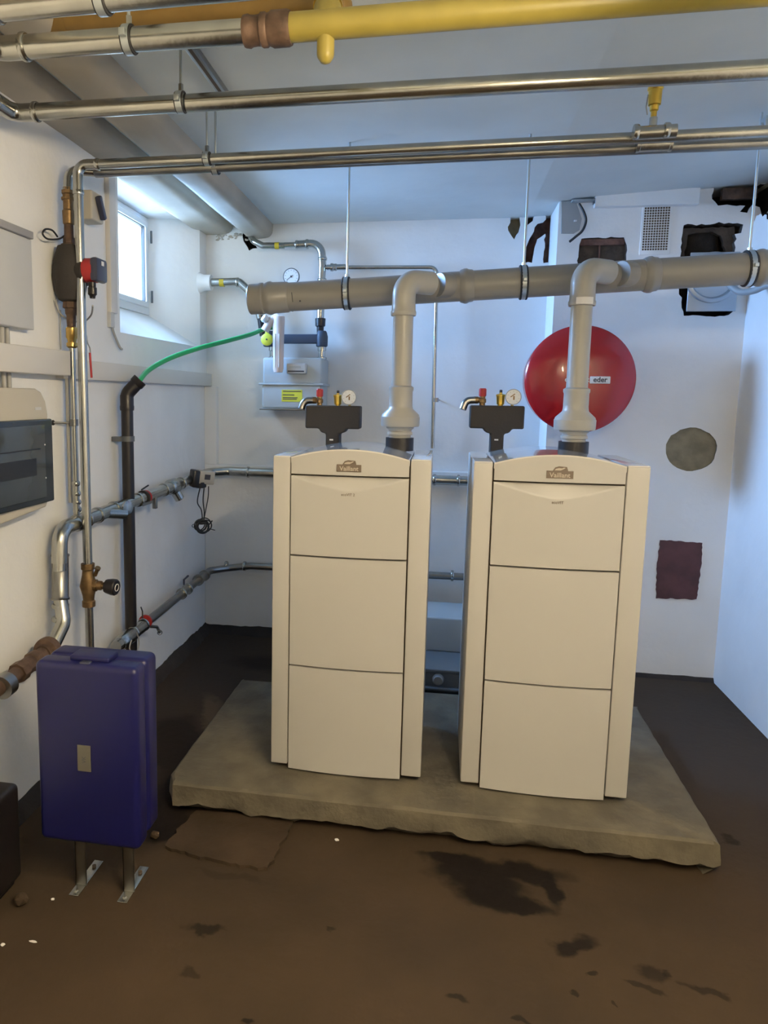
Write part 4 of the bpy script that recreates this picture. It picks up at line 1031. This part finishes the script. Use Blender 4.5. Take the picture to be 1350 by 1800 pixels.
# gas pipe to the meter, right leg
py = 4.44
t = empty('gas_supply_pipe', g_(560, 480, py), 'steel gas pipe bending from the wall break down to the meter, right leg', 'pipe')
g1 = lambda u, v: P(u, v, y=py)
K().tube([g1(432, 408)+V(0, .10, 0), g1(446, 424), g1(462, 432), g1(500, 432)], .019, 20, fillet=.03).build('elbow', 'steel', t)
K().tube([g1(466, 432), g1(525, 430)], .0155, 20).build('pipe', 'steel', t)
K().lathe(g1(487, 432)-V(.012, 0, 0), (1, 0, 0), [(0, .0203), (.026, .0203)], 20).build('yellow_tape', 'tape', t)
K().tube([g1(525, 430), g1(565, 427), g1(567, 470)], .0235, 20, fillet=.085).build('elbow', 'steel', t)
K().tube([g1(567, 450), g1(563, 560)], .0225, 20).build('pipe', 'steel', t)
k = K(); collar(k, g1(522, 430), (1, 0, 0), .021); collar(k, g1(540, 429), (1, 0, 0), .0235); collar(k, g1(567, 455), (0, 0, 1), .023); collar(k, g1(566, 492), (0, 0, 1), .023); k.build('collar', 'steel', t)
K().lathe(g1(563, 575), (0, 0, 1), [(-.05, .020), (0, .022), (.006, .030), (.05, .032), (.054, .022)], 12).build('coupling', 'blackp', t)
# branch to the right and down behind the boilers
t = empty('branch_pipe', g1(765, 470), 'thin steel pipe running right and then down the back wall between the boilers', 'pipe')
K().tube([g1(573, 470)-V(.02, 0, 0), g1(768, 470), g1(768, 470)+V(.012, 0, -1.05)], .0115, 18, fillet=.04).build('pipe', 'steel', t)
k = K(); k.lathe(g1(575, 470), (1, 0, 0), [(0, .016), (.02, .016), (.022, .024), (.035, .024), (.04, .020), (.055, .022), (.06, .017), (.11, .017), (.11, .012)], 16); k.build('reducer', 'steel', t)
cz3 = P(766, 703, y=py)
K().lathe(V(cz3.x, py, cz3.z-.012), (0, 0, 1), [(0, .012), (0, .017), (.024, .017), (.024, .012)], 18).build('clamp_band', 'steel2', t)
K().tube([V(cz3.x, py, cz3.z), V(cz3.x+.02, BY, cz3.z)], .004, 8).build('wall_rod', 'steel2', t)
# left leg
t = empty('gas_outlet_pipe', g1(440, 500), 'steel pipe from a white wall collar bending down to the meter, left leg', 'pipe')
w0 = P(362, 497, y=4.42)
py2 = 4.42; g2 = lambda u, v: P(u, v, y=py2)
K().lathe(V(LX, 4.42, w0.z), (1, 0, 0), [(0, .062), (.008, .060), (.03, .048), (.075, .046), (.075, .02)], 28).build('wall_collar', 'wall', t)
K().tube([V(LX, py2, w0.z), g2(420, 495), g2(450, 522), g2(458, 560)], .024, 20, fillet=.05).build('pipe', 'steel', t)
K().lathe(V(g2(390, 497).x-.012, py2, w0.z), (1, 0, 0), [(0, .0255), (.028, .0255)], 20).build('yellow_tape', 'tape', t)
k = K(); collar(k, V(g2(418, 496).x, py2, w0.z), (1, 0, 0), .024); collar(k, g2(450, 520), (.5, 0, -1), .024); k.build('collar', 'steel', t)
K().tube([g2(458, 555), g2(463, 590)], .023, 20).build('coupling', 'blackp', t)
# pressure gauge on the wall
c = P(513, 487, y=4.40)
t = empty('pressure_gauge', c, 'round white pressure gauge above the left end of the flue header', 'gauge')
gcs = K().lathe(c, (0, -1, 0), [(-.06, .006), (-.02, .01), (-.018, .044), (.0, .046), (.012, .050), (.018, .050), (.019, .045)], 36).build('case', 'dimgrey', t)
K().lathe(c+V(0, -.0185, 0), (0, -1, 0), [(0, .0445), (.001, .0445)], 36).build('dial', 'dial', gcs)
k = K(); c2 = c+V(0, -.0203, 0)
k.obox(c2+V(-.008, 0, -.006), (.048, .0008, .003), V(.8, 0, .6), V(0, 1, 0), V(-.6, 0, .8)); k.lathe(c2, (0, -1, 0), [(0, .006), (.002, .006)], 12)
k.build('needle', 'ink', gcs, False)
k = K()
for i in range(11):
    th = radians(225-27*i); k.obox(c2+V(cos(th)*.036, 0, sin(th)*.036), (.007, .0006, .0016), V(cos(th), 0, sin(th)), V(0, 1, 0), V(-sin(th), 0, cos(th)))
k.build('dial_marks', 'ink', gcs, False)
K().tube([c+V(0, .01, -.04), c+V(0, .02, -.2)], .007, 10).build('stem', 'steel', t)
# water filter (pinkish clear housing) hanging below the flue end
fy = 4.24
f0 = P(491, 560, y=fy); f1 = P(489, 655, y=fy)
t = empty('water_filter', f0, 'pale pink tubular water filter hanging below the left end of the flue header', 'water filter')
K().lathe(V(f1.x, fy, f1.z), (0, 0, 1), [(0, .020), (.002, .026), (.012, .028), (.02, .031), (.22, .0335), (.25, .0345), (.30, .037), (.32, .037), (.325, .03)], 24).build('housing', 'pink', t)
k = K()
for s in (-.5, .2): k.tube([V(f1.x+.031*s+.004, fy-.029, f1.z+.03), V(f1.x+.033*s+.004, fy-.032, f1.z+.22)], .003, 8)
k.build('housing_rib', 'trunk', t)
ob = V(f1.x-.045, fy-.01, f1.z+.285)
K().tube([V(f1.x, fy, ob.z+.04), ob+V(.0, 0, .01), ob+V(-.035, 0, -.045)], .024, 18, fillet=.03).build('outlet_port', 'pink', t)
K().lathe(ob+V(-.02, -.01, .012), (-.6, -.5, .5), [(0, .02), (.02, .024), (.03, .02)], 14).build('port_nut', 'white', t)

# ------------------------------------------------------------------ things on the chimney breast
def on(u, v, y=CY): return P(u, v, y=y)
a, b2 = on(1131, 364), on(1174, 441)
t = empty('vent_grille', ((a.x+b2.x)/2, CY, (a.z+b2.z)/2), 'white perforated ventilation grille on the chimney breast', 'ventilation grille')
K().box((a.x-.006, CY-.006, b2.z-.018), (b2.x+.008, CY, a.z+.014), .002).build('plate', 'wall', t)
nx, nz = 10, 17
wv, hv = (b2.x-a.x-.008), (a.z-b2.z-.004)
k = K()
for i in range(nx):
    for j in range(nz):
        cx, cz = a.x+.004+wv*(i+.5)/nx, b2.z+.002+hv*(j+.5)/nz
        k.box((cx-wv/nx*.36, CY-.0068, cz-hv/nz*.36), (cx+wv/nx*.36, CY-.0055, cz+hv/nz*.36))
k.build('perforation', 'gap', t, False)
# junction box and grey plate, cable
a = on(1004, 338); b2 = on(1040, 356)
t = empty('junction_box', (a.x+.05, CY, 2.54), 'small grey junction box under the ceiling on the chimney breast', 'junction box')
K().box((a.x, CY-.05, b2.z-.002), (a.x+.115, CY, CZ+.006), .004).build('housing', 'jbox', t)
K().box((a.x+.115, CY-.035, b2.z+.01), (a.x+.155, CY, CZ-.012), .003).build('cable_entry', 'dimgrey', t)
a, b2 = on(988, 357), on(1018, 409)
tag(K().prism([(on(u, v).x, CY-.008, on(u, v).z) for u, v in ((986, 354), (1012, 354), (1022, 385), (1018, 405), (1008, 411), (986, 411))], (0, .008, 0)).build('cover_plate', 'jbox', smooth=False, bevel=.002), 'grey cover plate below the junction box on the chimney breast', 'cover plate')
tag(K().box((on(1011, 389).x-.008, CY-.014, on(1011, 389).z-.005), (on(1011, 389).x+.008, CY-.007, on(1011, 389).z+.005), .001).build('plate_clip', 'white'), 'tiny white clip on the grey cover plate', 'clip')
cable('hanging_cable', [P(1018, 358, y=4.20), P(1026, 372, y=4.19), P(1030, 388, y=4.19), P(1024, 405, y=4.19), P(1012, 416, y=4.20), P(1001, 425, y=4.20)], .0065, 'cable', 'black cable curving down from the junction box')
cable('ceiling_cable', [P(1006, 346, y=4.22), P(985, 350, y=4.3), P(962, 354, y=4.45), P(952, 360, y=4.53)], .006, 'cable', 'black cable from the junction box to the torn wall corner')
# brick block edge lines in the first hole
k = K(); a = on(1056, 428)
k.box((a.x-.004, CY+.022, on(1056, 470).z), (a.x+.004, CY+.031, on(1056, 428).z)); k.box((on(1020, 430).x, CY+.010, on(1020, 430).z-.002), (on(1098, 430).x, CY+.031, on(1020, 420).z))
ob_ = k.build('exposed_brick', 'brickred', smooth=False); tag(ob_, 'reddish exposed brick course in the opening above the right riser', 'brick')
# shaft inside the second hole
hc_ = on(1244, 440)
k = K(); k.lathe((hc_.x, CY+.15, hc_.z-.12), (0, 0, 1), [(0, .09), (.22, .09)], 28)
tag(k.build('old_flue_liner', 'cavity'), 'dark round flue liner inside the rectangular wall opening', 'flue liner')
k = K(); q = rough_poly(pix_poly([(1204, 399), (1296, 396), (1294, 480), (1272, 480), (1281, 440), (1272, 412), (1256, 405), (1230, 406), (1214, 410), (1207, 440), (1207, 480), (1200, 480)], CY), .015, .004, 8)
k.prism([(x, CY+.035, z) for x, z in q], (0, .03, 0)); tag(k.build('broken_brickwork', 'brick', smooth=False), 'broken brick rim around the dark opening', 'brickwork')
# galvanised plate and spigot
a, b2 = on(1210, 500, CY-.02), on(1293, 547, CY-.02)
t = empty('flue_wall_plate', ((a.x+b2.x)/2, CY-.02, (a.z+b2.z)/2), 'galvanised square plate with round spigot below the right end of the flue header', 'wall plate')
K().box((a.x, CY-.022, b2.z), (b2.x, CY-.012, b2.z+.30), .003).build('plate', 'galv', t)
sc_ = P(1252, 488, y=CY-.02)
K().lathe((sc_.x, CY-.02, sc_.z), (0, -1, 0), [(0, .125), (.004, .13), (.018, .128), (.024, .118), (.024, .11), (.008, .10)], 40).build('spigot', 'galv', t)
cable('grey_duct_hose', [P(1282, 500, y=4.0), P(1300, 513, y=3.95), P(1325, 511, y=3.9), P(1345, 503, y=3.85), P(1375, 500, y=3.8)], .016, 'jbox', 'grey flexible duct end under the flue header at the right edge', 'duct')
# painted-over hatch
a, b2 = on(1158, 950), on(1232, 1054)
k = K(); q = rough_poly([(on(u, v).x, on(u, v).z) for u, v in ((1160, 949), (1234, 954), (1233, 985), (1224, 1053), (1153, 1051), (1154, 1000))], .012, .003, 21)
k.prism([(x, CY-.006, z) for x, z in q], (0, .006, 0))
t = tag(k.build('soot_door', 'hatch', smooth=False), 'dark red painted soot door low on the chimney breast', 'soot door')
# torn iron beam remains at the upper right
tag(K().box((on(1268, 340).x, CY-.02, on(1268, 352).z), (RX, CY+.02, on(1268, 332).z), .004).build('iron_beam', 'rust'), 'dark rusty beam end in the torn opening at the upper right', 'beam')

# plaster dust crust at the broken ceiling joint near the ducts
k = K()
random.seed(11)
for i in range(34):
    u = random.uniform(380, 434); p = P(u, 414+random.uniform(-4, 8), y=BY-.004)
    k.ball(p, random.uniform(.003, .007), (1.8, .5, .8))
o = k.build('plaster_crumbs', 'duct'); tag(o, 'crumbling plaster edge where the ducts meet the back wall', 'plaster'); o['kind'] = 'stuff'

# ------------------------------------------------------------------ low boxes behind the boilers
tag(K().box((-.20, 4.02, .14), (.34, 4.35, .335), .01).build('foam_block', 'metergrey'), 'pale grey block on the box seen in the gap between the boilers', 'block')
t = empty('neutralising_box', (.05, 3.9, 0), 'dark grey plastic box with round cap seen in the gap between the boilers', 'box')
K().box((-.22, 3.75, 0), (.36, 4.40, .125), .012).build('tank', 'boxblue', t)
K().box((-.23, 3.74, .118), (.37, 4.41, .14), .006).build('lid', 'boxblue', t)
cc = P(771, 1168, y=3.74)
K().lathe((cc.x, 3.75, .085), (0, -1, 0), [(0, .030), (.015, .030), (.018, .024), (.03, .022)], 24).build('cap', 'jbox', t)
K().box((-.22, 3.72, .03), (.36, 3.75, .045), .004).build('rib', 'boxblue', t)

# ------------------------------------------------------------------ blue case on steel legs
by = 1.93; bx0, bx1 = P(60, 1300, y=by).x, P(250, 1300, y=by).x
bx0, bx1 = -1.172, -.845
bz0, bz1 = .175, .75
t = empty('pump_station', ((bx0+bx1)/2, by+.075, 0), 'blue plastic insulation case standing on two steel legs at the left wall', 'pump station')
mid = by+.075
K().box((bx0, by, bz0), (bx1, mid-.0005, bz1), .020, 6).build('front_shell', 'blue', t)
K().box((bx0+.003, mid+.001, bz0+.01), (bx1-.001, by+.165, bz1), .020, 5).build('rear_shell', 'blue', t)
K().box((bx0+.10, by+.03, bz1-.004), (bx1-.10, by+.10, bz1+.014), .006).build('top_rib', 'blue', t)
K().box((bx0+.14, by+.012, bz1-.016), (bx0+.175, by+.04, bz1+.003), .005).build('latch', 'navy', t)
lc = P(148, 1333, y=by-.001)
tlb = K().box((lc.x-.021, by-.0022, lc.z-.041), (lc.x+.021, by+.001, lc.z+.041)).build('type_label', 'silverlabel', t, False)
text('VK', .018, (lc.x, by-.0026, lc.z-.004), (0, 0, 1), (-1, 0, 0), 'dimgrey', 'label_print', tlb, .0003)
for fx in (-1.065, -.905):
    lg = K(); lg.box((fx-.0175, by+.05, 0.003), (fx+.0175, by+.056, bz0+.05)); lg.box((fx-.0175, by+.05, .003), (fx-.0145, by+.085, bz0+.05)); lg.build('leg', 'steel2', t, False)
    ft = K(); ft.box((fx-.016, by+.0, 0), (fx+.016, by+.175, .004), .001); ft = ft.build('foot_plate', 'steel', t)
    K().lathe((fx, by+.02, .004), (0, 0, 1), [(0, .007), (.006, .007)], 6).build('bolt', 'steel', ft)
    K().lathe((fx, by+.14, .004), (0, 0, 1), [(0, .007), (.006, .007)], 6).build('bolt', 'gap', ft)

# black case at the left edge
t = empty('tool_case', (-1.33, 1.86, 0), 'black case cut by the left edge of the view on the floor', 'case')
K().box((-1.47, 1.80, .012), (-1.262, 1.98, .33), .02, 4).build('body', 'blackp', t)
K().box((-1.40, 1.86, .33), (-1.33, 1.90, .35), .006).build('handle', 'blackp', t)
for fx in (-1.44, -1.29): K().box((fx-.015, 1.83, 0), (fx+.015, 1.95, .014), .003).build('foot', 'blackp', t)

# ceiling lamp behind the viewer: the room's own tube light
LXP, LYP, LZP = .50, .70, 2.14
t = empty('tube_lamp', (LXP, LYP, CZ), 'white tube lamp hanging from the ceiling behind the viewer', 'lamp')
K().box((LXP-.03, LYP-.62, LZP+.04), (LXP+.03, LYP+.62, LZP+.09), .006).build('housing', 'lampw', t)
for dy in (-.4, .4): K().tube([(LXP, LYP+dy, LZP+.08), (LXP, LYP+dy, CZ)], .004, 8).build('suspension_rod', 'zinc', t)
K().tube([(LXP, LYP-.6, LZP), (LXP, LYP+.6, LZP)], .019, 16).build('tube', 'tube', t)
for dy in (-.605, .605): K().box((LXP-.015, LYP+dy-.006, LZP-.02), (LXP+.015, LYP+dy+.006, LZP+.045), .002).build('tube_holder', 'lampw', t)
